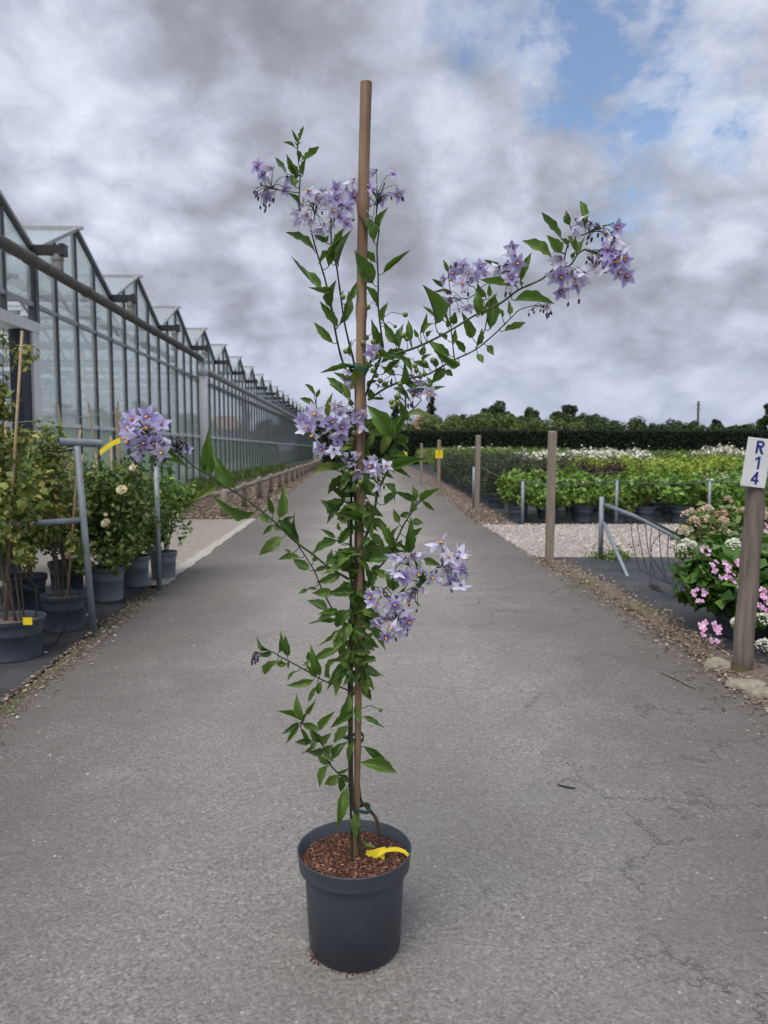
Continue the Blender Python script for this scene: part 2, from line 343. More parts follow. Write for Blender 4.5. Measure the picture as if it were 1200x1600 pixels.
def m_leaf(name='vine_leaf', island=False):
    m, t, p, o = new_mat(name)
    uv = nd(t, 'ShaderNodeSeparateXYZ', {'Vector': nd(t, 'ShaderNodeTexCoord').outputs['UV']}); u, v = uv.outputs[0], uv.outputs[1]
    a = mth(t, 'ABSOLUTE', mth(t, 'SUBTRACT', u, 0.5))
    mid = rampn(t, a, [(0.0, 1.0), (0.022, 0.85), (0.045, 0.0)])
    sv = mth(t, 'FRACT', mth(t, 'SUBTRACT', mth(t, 'MULTIPLY', v, 8.0), mth(t, 'MULTIPLY', a, 5.0)))
    side = rampn(t, sv, [(0.0, 1.0), (0.10, 0.0), (0.90, 0.0), (1.0, 1.0)])
    oi = nd(t, 'ShaderNodeNewGeometry').outputs['Random Per Island'] if island else nd(t, 'ShaderNodeObjectInfo').outputs['Random']
    base = rampn(t, oi, [(0.0, (0.028, 0.074, 0.013)), (0.25, (0.062, 0.138, 0.020)), (0.6, (0.118, 0.215, 0.032)), (0.94, (0.15, 0.235, 0.042)), (1.0, (0.24, 0.24, 0.05))])
    n = noise(t, coords(t, (1, 1, 1)), 3.0, 4)
    base = mixc(t, rampn(t, n, [(0.35, 0.0), (0.7, 0.4)]), base, (0.075, 0.15, 0.03))
    c = mixc(t, mth(t, 'MULTIPLY', side, 0.20), base, (0.14, 0.24, 0.07)); c = mixc(t, mth(t, 'MULTIPLY', mid, 0.6), c, (0.25, 0.36, 0.15))
    bf = nd(t, 'ShaderNodeNewGeometry').outputs['Backfacing']
    c = mixc(t, bf, c, mixc(t, 0.55, c, (0.15, 0.22, 0.11)))
    t.links.new(c, p.inputs['Base Color']); p.inputs['Roughness'].default_value = 0.42; p.inputs['Specular IOR Level'].default_value = 0.5
    bump(t, p, mth(t, 'ADD', mth(t, 'MULTIPLY', side, -0.4), mth(t, 'MULTIPLY', mid, -1.0)), 0.35, 0.002)
    tr = nd(t, 'ShaderNodeBsdfTranslucent', {'Color': mixc(t, 0.5, c, (0.16, 0.30, 0.03))}); mx = nd(t, 'ShaderNodeMixShader', {0: 0.34, 1: p.outputs[0], 2: tr.outputs[0]})
    t.links.new(mx.outputs[0], o.inputs[0]); return m
M['leaf'] = m_leaf(); M['leaf_inner'] = m_leaf('vine_inner_leaf', True)
def m_petal(name, inner, outer, tip):
    m, t, p, o = new_mat(name)
    d = nd(t, 'ShaderNodeVectorMath', {0: nd(t, 'ShaderNodeTexCoord').outputs['Object']}, operation='LENGTH').outputs['Value']
    oi = nd(t, 'ShaderNodeObjectInfo').outputs['Random']
    c = rampn(t, d, [(0.10, inner), (0.32, outer), (0.9, tip)])
    c = mixc(t, mth(t, 'MULTIPLY', oi, 0.45), c, tip)
    t.links.new(c, p.inputs['Base Color']); p.inputs['Roughness'].default_value = 0.6
    tr = nd(t, 'ShaderNodeBsdfTranslucent', {'Color': c}); mx = nd(t, 'ShaderNodeMixShader', {0: 0.35, 1: p.outputs[0], 2: tr.outputs[0]})
    t.links.new(mx.outputs[0], o.inputs[0]); return m
M['petal'] = m_petal('lilac_petal', (0.13, 0.05, 0.28), (0.38, 0.30, 0.68), (0.62, 0.57, 0.85))
M['petal_pale'] = m_petal('pale_lilac_petal', (0.40, 0.32, 0.58), (0.68, 0.63, 0.86), (0.80, 0.78, 0.92))
M['anther'] = simple('yellow_anther', (0.75, 0.33, 0.02), (0.85, 0.50, 0.03), 60, 0.5, bmp=0)
M['steel'] = simple('galvanised_steel', (0.20, 0.235, 0.26), (0.30, 0.34, 0.37), 12, 0.55, metal=0.25, bmp=0.1)
M['hose'] = simple('grey_hose', (0.05, 0.06, 0.06), (0.10, 0.115, 0.115), 10, 0.6)
M['wood_post'] = simple('weathered_post', (0.19, 0.155, 0.12), (0.33, 0.275, 0.22), 3.0, 0.85, stretch=(12, 12, 1.5), bmp=0.5, bd=0.006, detail=8)
M['wood_dark'] = simple('old_round_post', (0.11, 0.09, 0.072), (0.24, 0.20, 0.165), 3.0, 0.9, stretch=(14, 14, 1.2), bmp=0.6, bd=0.008, detail=8)
M['white_paint'] = simple('white_paint', (0.60, 0.62, 0.63), (0.72, 0.73, 0.73), 4, 0.5, bmp=0.05)
M['alu'] = simple('aluminium_bar', (0.30, 0.315, 0.325), (0.42, 0.43, 0.44), 4, 0.5, metal=0.2, bmp=0)
M['mullion'] = simple('dark_glazing_bar', (0.06, 0.072, 0.078), (0.10, 0.112, 0.118), 5, 0.5, bmp=0)
M['pipe_old'] = simple('rusty_grey_pipe', (0.07, 0.062, 0.055), (0.15, 0.135, 0.12), 9, 0.7, bmp=0.3, bd=0.01, detail=8)
M['pipe_grey'] = simple('grey_gutter_pipe', (0.20, 0.20, 0.195), (0.31, 0.31, 0.30), 6, 0.6, bmp=0.1)
M['black_plastic'] = simple('black_plastic', (0.012, 0.013, 0.015), (0.025, 0.026, 0.028), 10, 0.5, bmp=0)
M['door_dark'] = simple('dark_door_post', (0.008, 0.012, 0.022), (0.014, 0.02, 0.03), 4, 0.5, bmp=0)
M['sign_white'] = simple('sign_white', (0.66, 0.67, 0.68), (0.76, 0.77, 0.77), 7, 0.45, bmp=0)
M['sign_blue'] = simple('sign_blue', (0.008, 0.022, 0.19), (0.012, 0.03, 0.23), 7, 0.5, bmp=0)
M['stone'] = simple('edge_stone', (0.20, 0.18, 0.135), (0.34, 0.31, 0.25), 18, 0.95, bmp=0.7, bd=0.01, detail=8)
def m_glass(name, tint, film, filmcol, ior=1.5, dirt=6.0):
    m, t, p, o = new_mat(name); t.nodes.remove(p)
    tr = nd(t, 'ShaderNodeBsdfTransparent', {'Color': (*tint, 1)}); gl = nd(t, 'ShaderNodeBsdfGlossy', {'Color': (0.92, 0.96, 0.95, 1), 'Roughness': 0.04})
    df = nd(t, 'ShaderNodeBsdfDiffuse', {'Color': (*filmcol, 1)})
    n = noise(t, coords(t, (0.8, 0.8, 0.5)), dirt, 5, 0.6)
    f = rampn(t, n, [(0.3, film * 0.6), (0.75, min(1, film * 1.5))])
    tl = nd(t, 'ShaderNodeBsdfTranslucent', {'Color': (*filmcol, 1)}); ds = nd(t, 'ShaderNodeMixShader', {0: 0.5, 1: df.outputs[0], 2: tl.outputs[0]})
    a = nd(t, 'ShaderNodeMixShader', {0: f, 1: tr.outputs[0], 2: ds.outputs[0]})
    bf = nd(t, 'ShaderNodeNewGeometry').outputs['Backfacing']   # thin pane: the same reflectance from either face
    fr = nd(t, 'ShaderNodeFresnel', {'IOR': mth(t, 'ADD', mth(t, 'MULTIPLY', bf, 1 / ior - ior), ior)})
    b = nd(t, 'ShaderNodeMixShader', {0: fr.outputs[0], 1: a.outputs[0], 2: gl.outputs[0]})
    t.links.new(b.outputs[0], o.inputs[0]); return m
M['glass'] = m_glass('greenhouse_glass', (0.955, 0.98, 0.972), 0.36, (0.84, 0.90, 0.89), 1.42, 1.2)
M['glass_low'] = m_glass('dusty_low_glass', (0.90, 0.97, 0.93), 0.58, (0.68, 0.78, 0.70), 1.38, 1.2)
M['roof_glass'] = m_glass('roof_glass', (0.97, 0.98, 0.98), 0.14, (0.85, 0.89, 0.91), 1.4, 1.2)
M['interior'] = simple('interior_panel', (0.66, 0.72, 0.74), (0.78, 0.82, 0.84), 0.7, 0.9, bmp=0)
M['interior_floor'] = simple('interior_floor', (0.48, 0.50, 0.48), (0.58, 0.59, 0.57), 1.0, 0.9, bmp=0)
F_ = {}
F_['hydr'] = leafy('hydrangea_leaves', (0.0847, 0.1694, 0.0266), (0.1694, 0.2965, 0.046), (0.3267, 0.4598, 0.1029))
F_['lace'] = leafy('lacecap_leaves', (0.0385, 0.11, 0.0176), (0.0935, 0.209, 0.033), (0.165, 0.297, 0.0605))
F_['dark'] = leafy('dark_shrub_leaves', (0.0264, 0.0456, 0.0216), (0.06, 0.0864, 0.0408), (0.12, 0.144, 0.072))
F_['maroon'] = leafy('maroon_leaves', (0.022, 0.012, 0.012), (0.055, 0.026, 0.026), (0.09, 0.045, 0.04))
F_['lime'] = leafy('lime_leaves', (0.1525, 0.2414, 0.0254), (0.2922, 0.3812, 0.0445), (0.4575, 0.5211, 0.0953))
F_['mid'] = leafy('green_shrub_leaves', (0.0625, 0.1125, 0.025), (0.1375, 0.2063, 0.045), (0.2375, 0.2937, 0.0938))
F_['grass'] = leafy('grass_blades', (0.0875, 0.1625, 0.0275), (0.175, 0.2625, 0.0475), (0.2875, 0.3375, 0.1))
F_['rose'] = leafy('rose_leaves', (0.0515, 0.1115, 0.0275), (0.1287, 0.2145, 0.0481), (0.3089, 0.3604, 0.103))
F_['climber'] = leafy('climber_leaves', (0.0757, 0.1135, 0.0273), (0.2118, 0.2496, 0.053), (0.484, 0.3782, 0.121))
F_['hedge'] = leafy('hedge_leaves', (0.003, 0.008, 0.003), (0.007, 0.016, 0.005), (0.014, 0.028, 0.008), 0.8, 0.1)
F_['tree'] = leafy('tree_leaves', (0.0224, 0.049, 0.014), (0.0532, 0.0924, 0.0252), (0.098, 0.147, 0.0448), 0.7)
F_['tree_light'] = leafy('pale_tree_leaves', (0.065, 0.104, 0.0286), (0.143, 0.195, 0.0546), (0.208, 0.26, 0.091), 0.7)
F_['conifer'] = leafy('conifer_leaves', (0.010, 0.02, 0.012), (0.025, 0.04, 0.022), (0.04, 0.06, 0.035), 0.8)
M['white_flower'] = m_chips('white_flowers', [(0, (0.50, 0.52, 0.36)), (0.5, (0.70, 0.69, 0.58)), (1, (0.80, 0.79, 0.74))])
M['cream_flower'] = m_chips('cream_pink_flowers', [(0, (0.36, 0.24, 0.15)), (0.5, (0.52, 0.40, 0.27)), (1, (0.62, 0.47, 0.38))])
M['rust_flower'] = m_chips('rusty_pink_flowers', [(0, (0.28, 0.13, 0.10)), (0.5, (0.42, 0.21, 0.17)), (1, (0.50, 0.30, 0.24))])
M['pink_flower'] = m_chips('pink_florets', [(0, (0.55, 0.20, 0.42)), (0.5, (0.72, 0.38, 0.60)), (1, (0.80, 0.62, 0.74))])
M['rose_flower'] = m_chips('cream_rose_petals', [(0, (0.72, 0.55, 0.30)), (0.5, (0.80, 0.70, 0.50)), (1, (0.82, 0.79, 0.68))])
M['trunk'] = simple('tree_bark', (0.045, 0.036, 0.027), (0.10, 0.08, 0.06), 4, 0.95)
M['brick'] = simple('house_brick', (0.30, 0.17, 0.12), (0.40, 0.24, 0.17), 3, 0.9, bmp=0)
M['roof_tile'] = simple('roof_tile', (0.24, 0.12, 0.085), (0.33, 0.18, 0.13), 3, 0.9, bmp=0)
M['hill'] = simple('hill_cover', (0.03, 0.05, 0.04), (0.05, 0.075, 0.06), 0.05, 0.95, bmp=0)

# ------------------------------------------------------------------ ground sheets
def lerp_pts(pts, y):
    for (y0, x0), (y1, x1) in zip(pts, pts[1:]):
        if y <= y1: return x0 + (x1 - x0) * (y - y0) / (y1 - y0)
    return pts[-1][1]
LEFT = [(-3, -1.42), (3.24, -1.69), (6.32, -1.92), (12.6, -2.19), (38, -3.5), (62, -4.6)]
RIGHT = [(-3, 1.72), (3.4, 1.78), (5.3, 1.83), (7.0, 1.78), (8.0, 1.70), (12.3, 1.52), (20, 1.58), (34, 1.55), (62, 1.1)]
pl = lambda y: lerp_pts(LEFT, y)
pr = lambda y: lerp_pts(RIGHT, y)
def strip(name, lf, rf, y0, y1, z, mat, n=60, jl=0.0, jr=0.0, bumpz=0.0, nx=1, kind='structure'):
    V, Fc = [], []
    for i in range(n + 1):
        y = y0 + (y1 - y0) * i / n
        a = lf(y) + random.uniform(-jl, jl); b = rf(y) + random.uniform(-jr, jr)
        for k in range(nx + 1): V.append((a + (b - a) * k / nx, y, z + (random.uniform(0, bumpz) if 0 < i < n else 0)))
    for i in range(n):
        for k in range(nx):
            q = i * (nx + 1) + k; Fc.append((q, q + 1, q + nx + 2, q + nx + 1))
    mb = MB(); mb.add(V, Fc); return tag(mb.build(name, mat, None, bumpz > 0), kind=kind)
mb = MB(); mb.add([(-900, -200, 0), (900, -200, 0), (900, 1500, 0), (-900, 1500, 0)], [(0, 1, 2, 3)])
tag(mb.build('ground', M['ground']), kind='structure')
strip('path', pl, pr, -3, 62, 0.020, M['asphalt'], 700, 0.018, 0.02)
strip('ground_cloth_left', lambda y: -9.0, lambda y: pl(y) - 0.045 - 0.012 * y, 0.5, 6.5, 0.012, M['cloth'], 60, 0, 0.006, 0.006, 14)
strip('concrete_pavement', lambda y: -16.0, pl, 6.5, 12.9, 0.016, M['concrete'], 60, 0, 0.0)
strip('concrete_kerb', lambda y: pl(y) - 0.11, lambda y: pl(y) + 0.02, 6.5, 12.9, 0.026, M['concrete_lip'], 60, 0.012, 0.02)
strip('bark_bed', lambda y: -6.2 - 0.035 * (y - 13), pl, 12.9, 62, 0.014, M['bark'], 160, 0, 0.03, 0.02, 8)
strip('soil_verge', pr, lambda y: pr(y) + 0.12 + 0.05 * math.sin(y * 2.2) + 0.04 * math.sin(y * 5.1) + max(0, 4.4 - y) * .25, 0.5, 8.1, 0.024, M['bark'], 150, 0.035, 0.05, 0.02, 5)
strip('ground_cloth_right', lambda y: pr(y) + 0.1, lambda y: 9.0, 0.5, 8.3, 0.010, M['cloth'], 60, 0, 0, 0.006, 14)
strip('gravel_track', pr, lambda y: 22.0, 8.3, 12.0, 0.014, M['gravel'], 60, 0.03, 0, 0.006, 20)
strip('bark_verge', pr, lambda y: pr(y) + 0.55, 12.0, 60, 0.017, M['bark'], 160, 0.05, 0.08, 0.01, 3)
strip('nursery_bed', lambda y: pr(y) + 0.4, lambda y: 45.0, 12.0, 62, 0.008, M['cloth'], 60)

def scatter_chips(name, mat, pts, lmin, lmax, flat=0.35, z=0.02, label=None, cat=None, parent=None, tilt=0.35):
    n = len(pts); pts = np.asarray(pts)
    L = rng.uniform(lmin, lmax, n); Wd = L * rng.uniform(0.25, 0.7, n); H = L * flat * rng.uniform(0.4, 1.0, n)
    a = rng.uniform(0, 2 * np.pi, n); d = np.stack([np.cos(a), np.sin(a), rng.uniform(-tilt, tilt, n)], 1); d /= np.linalg.norm(d, axis=1)[:, None]
    x = np.stack([-np.sin(a), np.cos(a), rng.uniform(-tilt, tilt, n)], 1); up = np.cross(d, x)
    c = np.stack([pts[:, 0], pts[:, 1], (pts[:, 2] if pts.shape[1] > 2 else z) + H * 0.4], 1)
    d, x, up = d * L[:, None] / 2, x * Wd[:, None] / 2, up * H[:, None] / 2
    V = np.stack([c - d - up * .3, c + x - up, c + d - up * .2, c - x - up, c + up + d * rng.uniform(-.4, .4, n)[:, None]], 1).reshape(-1, 3)
    base = np.arange(n)[:, None] * 5
    Q = np.concatenate([base + np.array([[0, 1, 4]]), base + np.array([[1, 2, 4]]), base + np.array([[2, 3, 4]]), base + np.array([[3, 0, 4]])], 0)
    o = link(bpy.data.objects.new(name, np_mesh(name, V, Q, mat)), parent)
    tag(o, label, cat, kind='stuff'); return o
def verge_pts(n, y0, y1, f0, f1, z=0.03, pw=1.6):
    y = y0 + (y1 - y0) * rng.random(n) ** pw; a = np.array([f0(q) for q in y]); b = np.array([f1(q) for q in y])
    return np.stack([a + (b - a) * rng.random(n), y, np.full(n, z)], 1)
scatter_chips('bark_debris', M['chips'], verge_pts(11000, 2.2, 8.1, lambda y: pr(y) - 0.05 - 0.22 * random.random() ** 4, lambda y: pr(y) + 0.15 + 0.22 * random.random() ** 4 + max(0, 4.4 - y) * .25), 0.008, 0.034, label='brown bark chips and straw along the lane edge by the numbered post', cat='bark debris')
scatter_chips('leaf_litter', M['chips'], verge_pts(1900, 2.2, 6.4, lambda y: pl(y) - 0.10, lambda y: pl(y) + 0.05 + 0.10 * random.random() ** 3), 0.008, 0.03, label='dry litter along the edge of the black cloth by the grey pots', cat='litter')
scatter_chips('bark_mulch', M['chips'], verge_pts(7000, 12.95, 34, lambda y: -5.4, lambda y: pl(y) - 0.03), 0.03, 0.11, label='brown bark mulch behind the low rail fence', cat='mulch')
gp = np.stack([rng.uniform(1.6, 8, 9000), 8.3 + 3.7 * rng.random(9000), np.full(9000, 0.018)], 1)
scatter_chips('loose_gravel', M['pebble'], gp, 0.012, 0.04, 0.8, label='pale pinkish gravel covering the cross track', cat='gravel')
vp = verge_pts(2600, 12.0, 32, lambda y: pr(y) - 0.06, lambda y: pr(y) + 0.6, 0.022)
scatter_chips('verge_stones', M['chips'], vp, 0.015, 0.05, 0.8, label='brown chips and stones along the lane below the wooden posts', cat='stones')
pts = []
for i in range(900):
    y = 1.0 + 10 * random.random() ** 1.4; x = random.choice((random.uniform(pl(y), pr(y)), random.gauss(pl(y) + 0.1, 0.35), random.gauss(pr(y) - 0.1, 0.25)))
    if pl(y) + .02 < x < pr(y) - .02: pts.append((x, y, 0.0205))
scatter_chips('grit', M['pebble'], pts, 0.003, 0.011, 0.7, label='loose pale grit scattered over the grey lane', cat='grit')
gpet = [(G(px, py).x, G(px, py).y, 0.022) for px, py in ((178, 985), (165, 990), (180, 998), (150, 975), (172, 993), (72, 1025), (220, 938), (235, 937), (160, 987), (148, 1012), (105, 1032), (182, 985), (137, 965))]
scatter_chips('fallen_petals', M['white_flower'], gpet, 0.02, 0.035, 0.25, label='fallen cream rose petals by the foot of the grey frame', cat='petals')
def twig(name, pts, r, label):
    mb = MB(); mb.tube([G(*p) + Vector((0, 0, 0.021 + r)) for p in pts], [r * .6] + [r] * (len(pts) - 2) + [r * .5], 6)
    return tag(mb.build(name, M['twig'] if 'brown' in label else M['black_plastic'], None, True), label, 'twig')
twig('fallen_twig', [(870, 1236), (880, 1239), (890, 1241), (899, 1242)], 0.0035, 'short dark curved twig lying on the open lane')
twig('fallen_twig', [(1032, 1058), (1050, 1066), (1072, 1077), (1088, 1085)], 0.003, 'long thin brown twig lying on the lane near the numbered post')
def rock(name, c, r, label, seed, mat='stone', cat='stone'):
    import bmesh
    bm = bmesh.new(); bmesh.ops.create_icosphere(bm, subdivisions=3, radius=1); q = random.Random(seed)
    off = Vector((q.random() * 9, q.random() * 9, q.random() * 9))
    from mathutils import noise as mn
    for v in bm.verts:
        k = 1 + 0.35 * mn.noise(v.co * 1.3 + off) + 0.12 * mn.noise(v.co * 4 + off)
        v.co = Vector((v.co.x * r[0], v.co.y * r[1], v.co.z * r[2])) * k
    me = bpy.data.meshes.new(name); bm.to_mesh(me); bm.free(); me.materials.append(M[mat])
    o = link(bpy.data.objects.new(name, me)); o.location = c; return tag(o, label, cat)
c = G(1122, 1051); rock('edge_stone', (c.x, c.y, 0.03), (0.085, 0.06, 0.045), 'mossy pale stone at the foot of the numbered post', 3)
c = G(1165, 1080); rock('edge_stone', (c.x, c.y, 0.02), (0.11, 0.08, 0.045), 'flat broken stone half buried in bark in front of the numbered post', 5)
c = G(1190, 1096); rock('edge_stone', (c.x, c.y, 0.02), (0.10, 0.07, 0.05), 'rough stone at the lane edge near the photo margin', 8)

# ------------------------------------------------------------------ greenhouse
FX, FS = -4.98, 0.035
gh = thing('greenhouse', 'long glass greenhouse with a zigzag row of gables beside the lane', 'greenhouse', (FX, 0, 0), math.atan(FS))
SP, Y0, NK = 3.7, 9.95, 20
EAVE, RIDGE, T1, T2, DEEP = 4.25, 5.08, 1.62, 3.42, 18.0
ztop = lambda y: RIDGE - (RIDGE - EAVE) * abs(((y - Y0 + SP / 2) % SP) - SP / 2) / (SP / 2)
q4 = SP / 4
def pane_mesh(nm, pts, mat, t=0.006):
    mb = MB(); n = len(pts)
    mb.add([(0, y, z) for y, z in pts] + [(-t, y, z) for y, z in pts], [tuple(range(n)), tuple(reversed(range(n, 2 * n)))] + [(i, i + n, (i + 1) % n + n, (i + 1) % n) for i in range(n)])
    return mb.mesh(nm, mat)
e = 0.018
low = pane_mesh('pane', [(e, 0.22), (q4 - e, 0.22), (q4 - e, T1 - .03), (e, T1 - .03)], M['glass_low'])
midp = pane_mesh('pane', [(e, T1 + .03), (q4 - e, T1 + .03), (q4 - e, T2 - .03), (e, T2 - .03)], M['glass'])
gab = [pane_mesh('pane', [(e, T2 + .03), (q4 - e, T2 + .03), (q4 - e, ztop(Y0 - SP / 2 + (j + 1) * q4 - 1e-6) - .05), (e, ztop(Y0 - SP / 2 + j * q4 + 1e-6) - .05)], M['glass']) for j in range(4)]
def inst(name, me, loc=(0, 0, 0), parent=gh, rot=None):
    o = bpy.data.objects.new(name, me); o.location = loc
    if rot: o.rotation_euler = rot
    return link(o, parent)
mullw = 0.034
mul = {}
for j in range(4):
    y = Y0 - SP / 2 + j * q4
    mb = MB(); mb.box(-0.06, 0.035, -mullw / 2, mullw / 2, 0.2, ztop(y) - 0.03); mul[j] = mb.mesh('mullion', M['mullion'])
DOOR_Y = 11.4
ystart = Y0 - SP * 1.5
for k in range(-1, NK + 1):
    for j in range(4):
        y = Y0 + SP * k - SP / 2 + j * q4
        door = y + q4 < DOOR_Y + 0.5
        if not door:
            inst('pane', low, (0, y, 0)); inst('pane', midp, (0, y, 0))
        inst('pane', gab[j], (0, y, 0))
        if y > DOOR_Y - 0.2: inst('mullion', mul[j], (0, y, 0))
        else:
            mb = MB(); mb.box(-0.06, 0.035, y - mullw / 2, y + mullw / 2, 3.1, ztop(y) - 0.03); mb.build('mullion', M['mullion'], gh)
yend = Y0 + SP * NK + SP / 2
mb = MB(); mb.box(-0.05, 0.028, DOOR_Y + .42, yend, T1 - .035, T1 + .035); mb.build('transom', M['white_paint'], gh)
mb = MB(); mb.box(-0.05, 0.03, ystart, yend, T2 - .03, T2 + .03); mb.build('transom', M['alu'], gh)
mb = MB(); mb.box(-0.12, 0.05, DOOR_Y + .42, yend, 0.0, 0.22); mb.build('plinth', M['concrete'], gh)
# door opening, its white frame and dark posts
mb = MB(); mb.box(-0.1, 0.09, ystart, DOOR_Y + .42, 2.98, 3.14); mb.build('door_header', M['white_paint'], gh)
mb = MB(); mb.box(-0.1, 0.08, DOOR_Y + .18, DOOR_Y + .42, 0, 2.978); mb.build('door_jamb', M['white_paint'], gh)
mb = MB(); mb.box(-0.14, 0.04, DOOR_Y - .12, DOOR_Y + .175, 0, 2.975); mb.build('door_post', M['door_dark'], gh)
mb = MB(); mb.box(-0.08, 0.05, DOOR_Y + .43, DOOR_Y + .55, 3.142, EAVE); mb.build('corner_post', M['mullion'], gh)
# roofs: near panes one by one, then the long rest of each slope
rlen = math.hypot(SP / 2, RIDGE - EAVE); rang = math.atan2(RIDGE - EAVE, SP / 2)
def slope_mesh(x0, x1, mat, t=0.01):
    mb = MB(); mb.box(x0, x1, 0.03, rlen - 0.02, -t, 0); return mb.mesh('roof_pane', mat)
xs = [0.05, -0.95, -1.95, -2.95]
near = [slope_mesh(a - 0.02, b + 0.02, M['roof_glass']) for b, a in zip(xs[1:], xs)] if False else [slope_mesh(b + 0.02, a - 0.02, M['roof_glass']) for a, b in zip(xs, xs[1:])]
far = slope_mesh(-DEEP, xs[-1] - 0.02, M['roof_glass'])
mb = MB()
for x in xs: mb.box(x - 0.022, x + 0.022, 0.0, rlen, -0.035, 0.012)
for i in range(1, 15): mb.box(xs[-1] - i * 1.04 - 0.02, xs[-1] - i * 1.04 + 0.02, 0.0, rlen, -0.04, 0.015)
raft = mb.mesh('rafter', M['alu'])
mb = MB(); mb.box(-DEEP, 0.16, -0.03, 0.03, -0.02, 0.035); ridge = mb.mesh('ridge_bar', M['alu'])
mb = MB(); mb.box(-DEEP, 0.02, -0.09, 0.09, -0.07, 0.03); gut = mb.mesh('valley_gutter', M['alu'])
mb = MB(); mb.box(0.03, 0.52, -0.07, 0.07, -0.10, 0.03); mb.box(0.46, 0.54, -0.085, 0.085, -0.12, 0.05); stub = mb.mesh('gutter_outlet', M['black_plastic'])
mb = MB(); mb.tube([(0.42, 0, -0.10), (0.42, 0, -0.34)], 0.075, 12); mb.tube([(0.42, 0, -0.14), (0.42, 0, -0.19)], 0.085, 12); down = mb.mesh('outlet_sleeve', M['pipe_grey'])
# inside: lattice girder along each valley and columns
mb = MB()
for z in (3.3, 3.85): mb.box(-DEEP + .2, -0.2, -0.03, 0.03, z - .03, z + .03)
for i in range(33):
    x = -0.3 - i * 0.52; mb.bar((x, 0, 3.3 if i % 2 else 3.85), (x - 0.52, 0, 3.85 if i % 2 else 3.3), 0.025, 0.025)
girder = mb.mesh('girder', M['alu'])
mb = MB(); mb.box(-0.05, 0.05, -0.05, 0.05, 0, 4.15); colm = mb.mesh('column', M['white_paint'])
mb = MB(); mb.box(-DEEP + .3, -0.5, -0.6, 0.6, 0.75, 0.80); mb.box(-DEEP + .3, -0.5, -0.62, -0.6, 0.70, 0.86); mb.box(-DEEP + .3, -0.5, 0.6, 0.62, 0.70, 0.86); bench = mb.mesh('bench', M['alu'])
for k in range(-1, NK + 1):
    yr = Y0 + SP * k
    for i, me in enumerate(near + [far]):
        inst('roof_pane', me, (0, yr - SP / 2, EAVE), rot=(rang, 0, 0))
        o = inst('roof_pane', me, (0, yr + SP / 2, EAVE), rot=(math.pi - rang, 0, 0)); 
    inst('rafter', raft, (0, yr - SP / 2, EAVE), rot=(rang, 0, 0)); o = inst('rafter', raft, (0, yr + SP / 2, EAVE), rot=(math.pi - rang, 0, 0))
    inst('ridge_bar', ridge, (0, yr, RIDGE)); inst('valley_gutter', gut, (0, yr + SP / 2, EAVE))
    if k <= 16: inst('gutter_outlet', stub, (0, yr + SP / 2, EAVE + .02))
    if k <= 5: inst('outlet_sleeve', down, (0, yr + SP / 2, EAVE + .02))
    inst('girder', girder, (0, yr + SP / 2 + 0.0, 0))
    if k > 0: inst('bench', bench, (0, yr, 0))
    for x in (-3.2, -6.4, -9.6, -14.4): inst('column', colm, (x, yr + SP / 2, 0))
    # sloping gable edge bars
    for s in (-1, 1):
        mb = MB(); mb.bar((0.02, yr, RIDGE - .045), (0.02, yr + s * SP / 2, EAVE - .045), 0.035, 0.035); mb.build('gable_bar', M['mullion'] if s > 0 else M['alu'], gh)
for z, x in ((1.9, -1.2), (2.1, -1.25), (2.3, -1.2), (2.5, -1.3), (2.75, -1.2), (2.95, -4.1), (1.2, -4.0), (2.2, -7.0), (2.6, -7.0), (1.8, -7.0)):
    mb = MB(); mb.box(x - .02, x + .02, ystart, yend, z, z + .075); mb.build('screen_rail', M['white_paint'], gh)
mb = MB(); mb.box(-DEEP - .1, -DEEP, ystart, yend, 0, EAVE - .1); mb.build('back_wall', M['interior'], gh)
mb = MB(); mb.box(-DEEP, -0.13, yend, yend + .1, 0, EAVE - .1); mb.build('end_wall', M['interior'], gh)
mb = MB(); mb.box(-DEEP, -0.13, ystart - .1, ystart, 0, EAVE - .1); mb.build('end_wall', M['interior'], gh)
mb = MB(); mb.box(-DEEP, -0.14, ystart, yend, 0.004, 0.03); mb.build('floor_slab', M['interior_floor'], gh)
pp = np.stack([rng.uniform(-12, -0.8, 14000), rng.choice(np.arange(1, NK + 1), 14000) * SP + Y0 + rng.uniform(-.6, .6, 14000), 0.82 + rng.random(14000) ** 1.5 * 0.55], 1)
V, Q = leaf_cards(pp, 0.11, 0.6); tag(link(bpy.data.objects.new('bench_plants', np_mesh('bench_plants', V, Q, F_['mid'])), gh), kind='stuff')
# collector pipes along the front
pz = 3.86
mb = MB(); ys = list(np.arange(5.0, 22.4, 0.8)) + [22.4]
mb.tube([(0.42, y, pz) for y in ys], 0.085, 12)
for y in np.arange(6.3, 22, 2.2): mb.tube([(0.42, y, pz), (0.42, y + 0.12, pz)], 0.097, 12)
mb.build('collector_pipe', M['pipe_old'], gh, True)
mb = MB(); mb.tube([(0.42, 22.4, pz), (0.42, 22.5, pz - .01), (0.42, 22.53, pz - .07)], 0.10, 12); mb.build('pipe_elbow', M['white_paint'], gh, True)
mb = MB(); mb.tube([(0.42, y, 3.56) for y in np.arange(22.75, 84, 2.0)], 0.10, 12); mb.build('collector_pipe', M['pipe_grey'], gh, True)
mb = MB(); mb.tube([(0.42, 22.6, 0), (0.42, 22.6, 1.8), (0.42, 22.6, 3.45)], 0.115, 16); mb.tube([(0.42, 22.6, 3.40), (0.42, 22.6, 3.68)], 0.14, 16); mb.build('downpipe', M['white_paint'], gh, True)
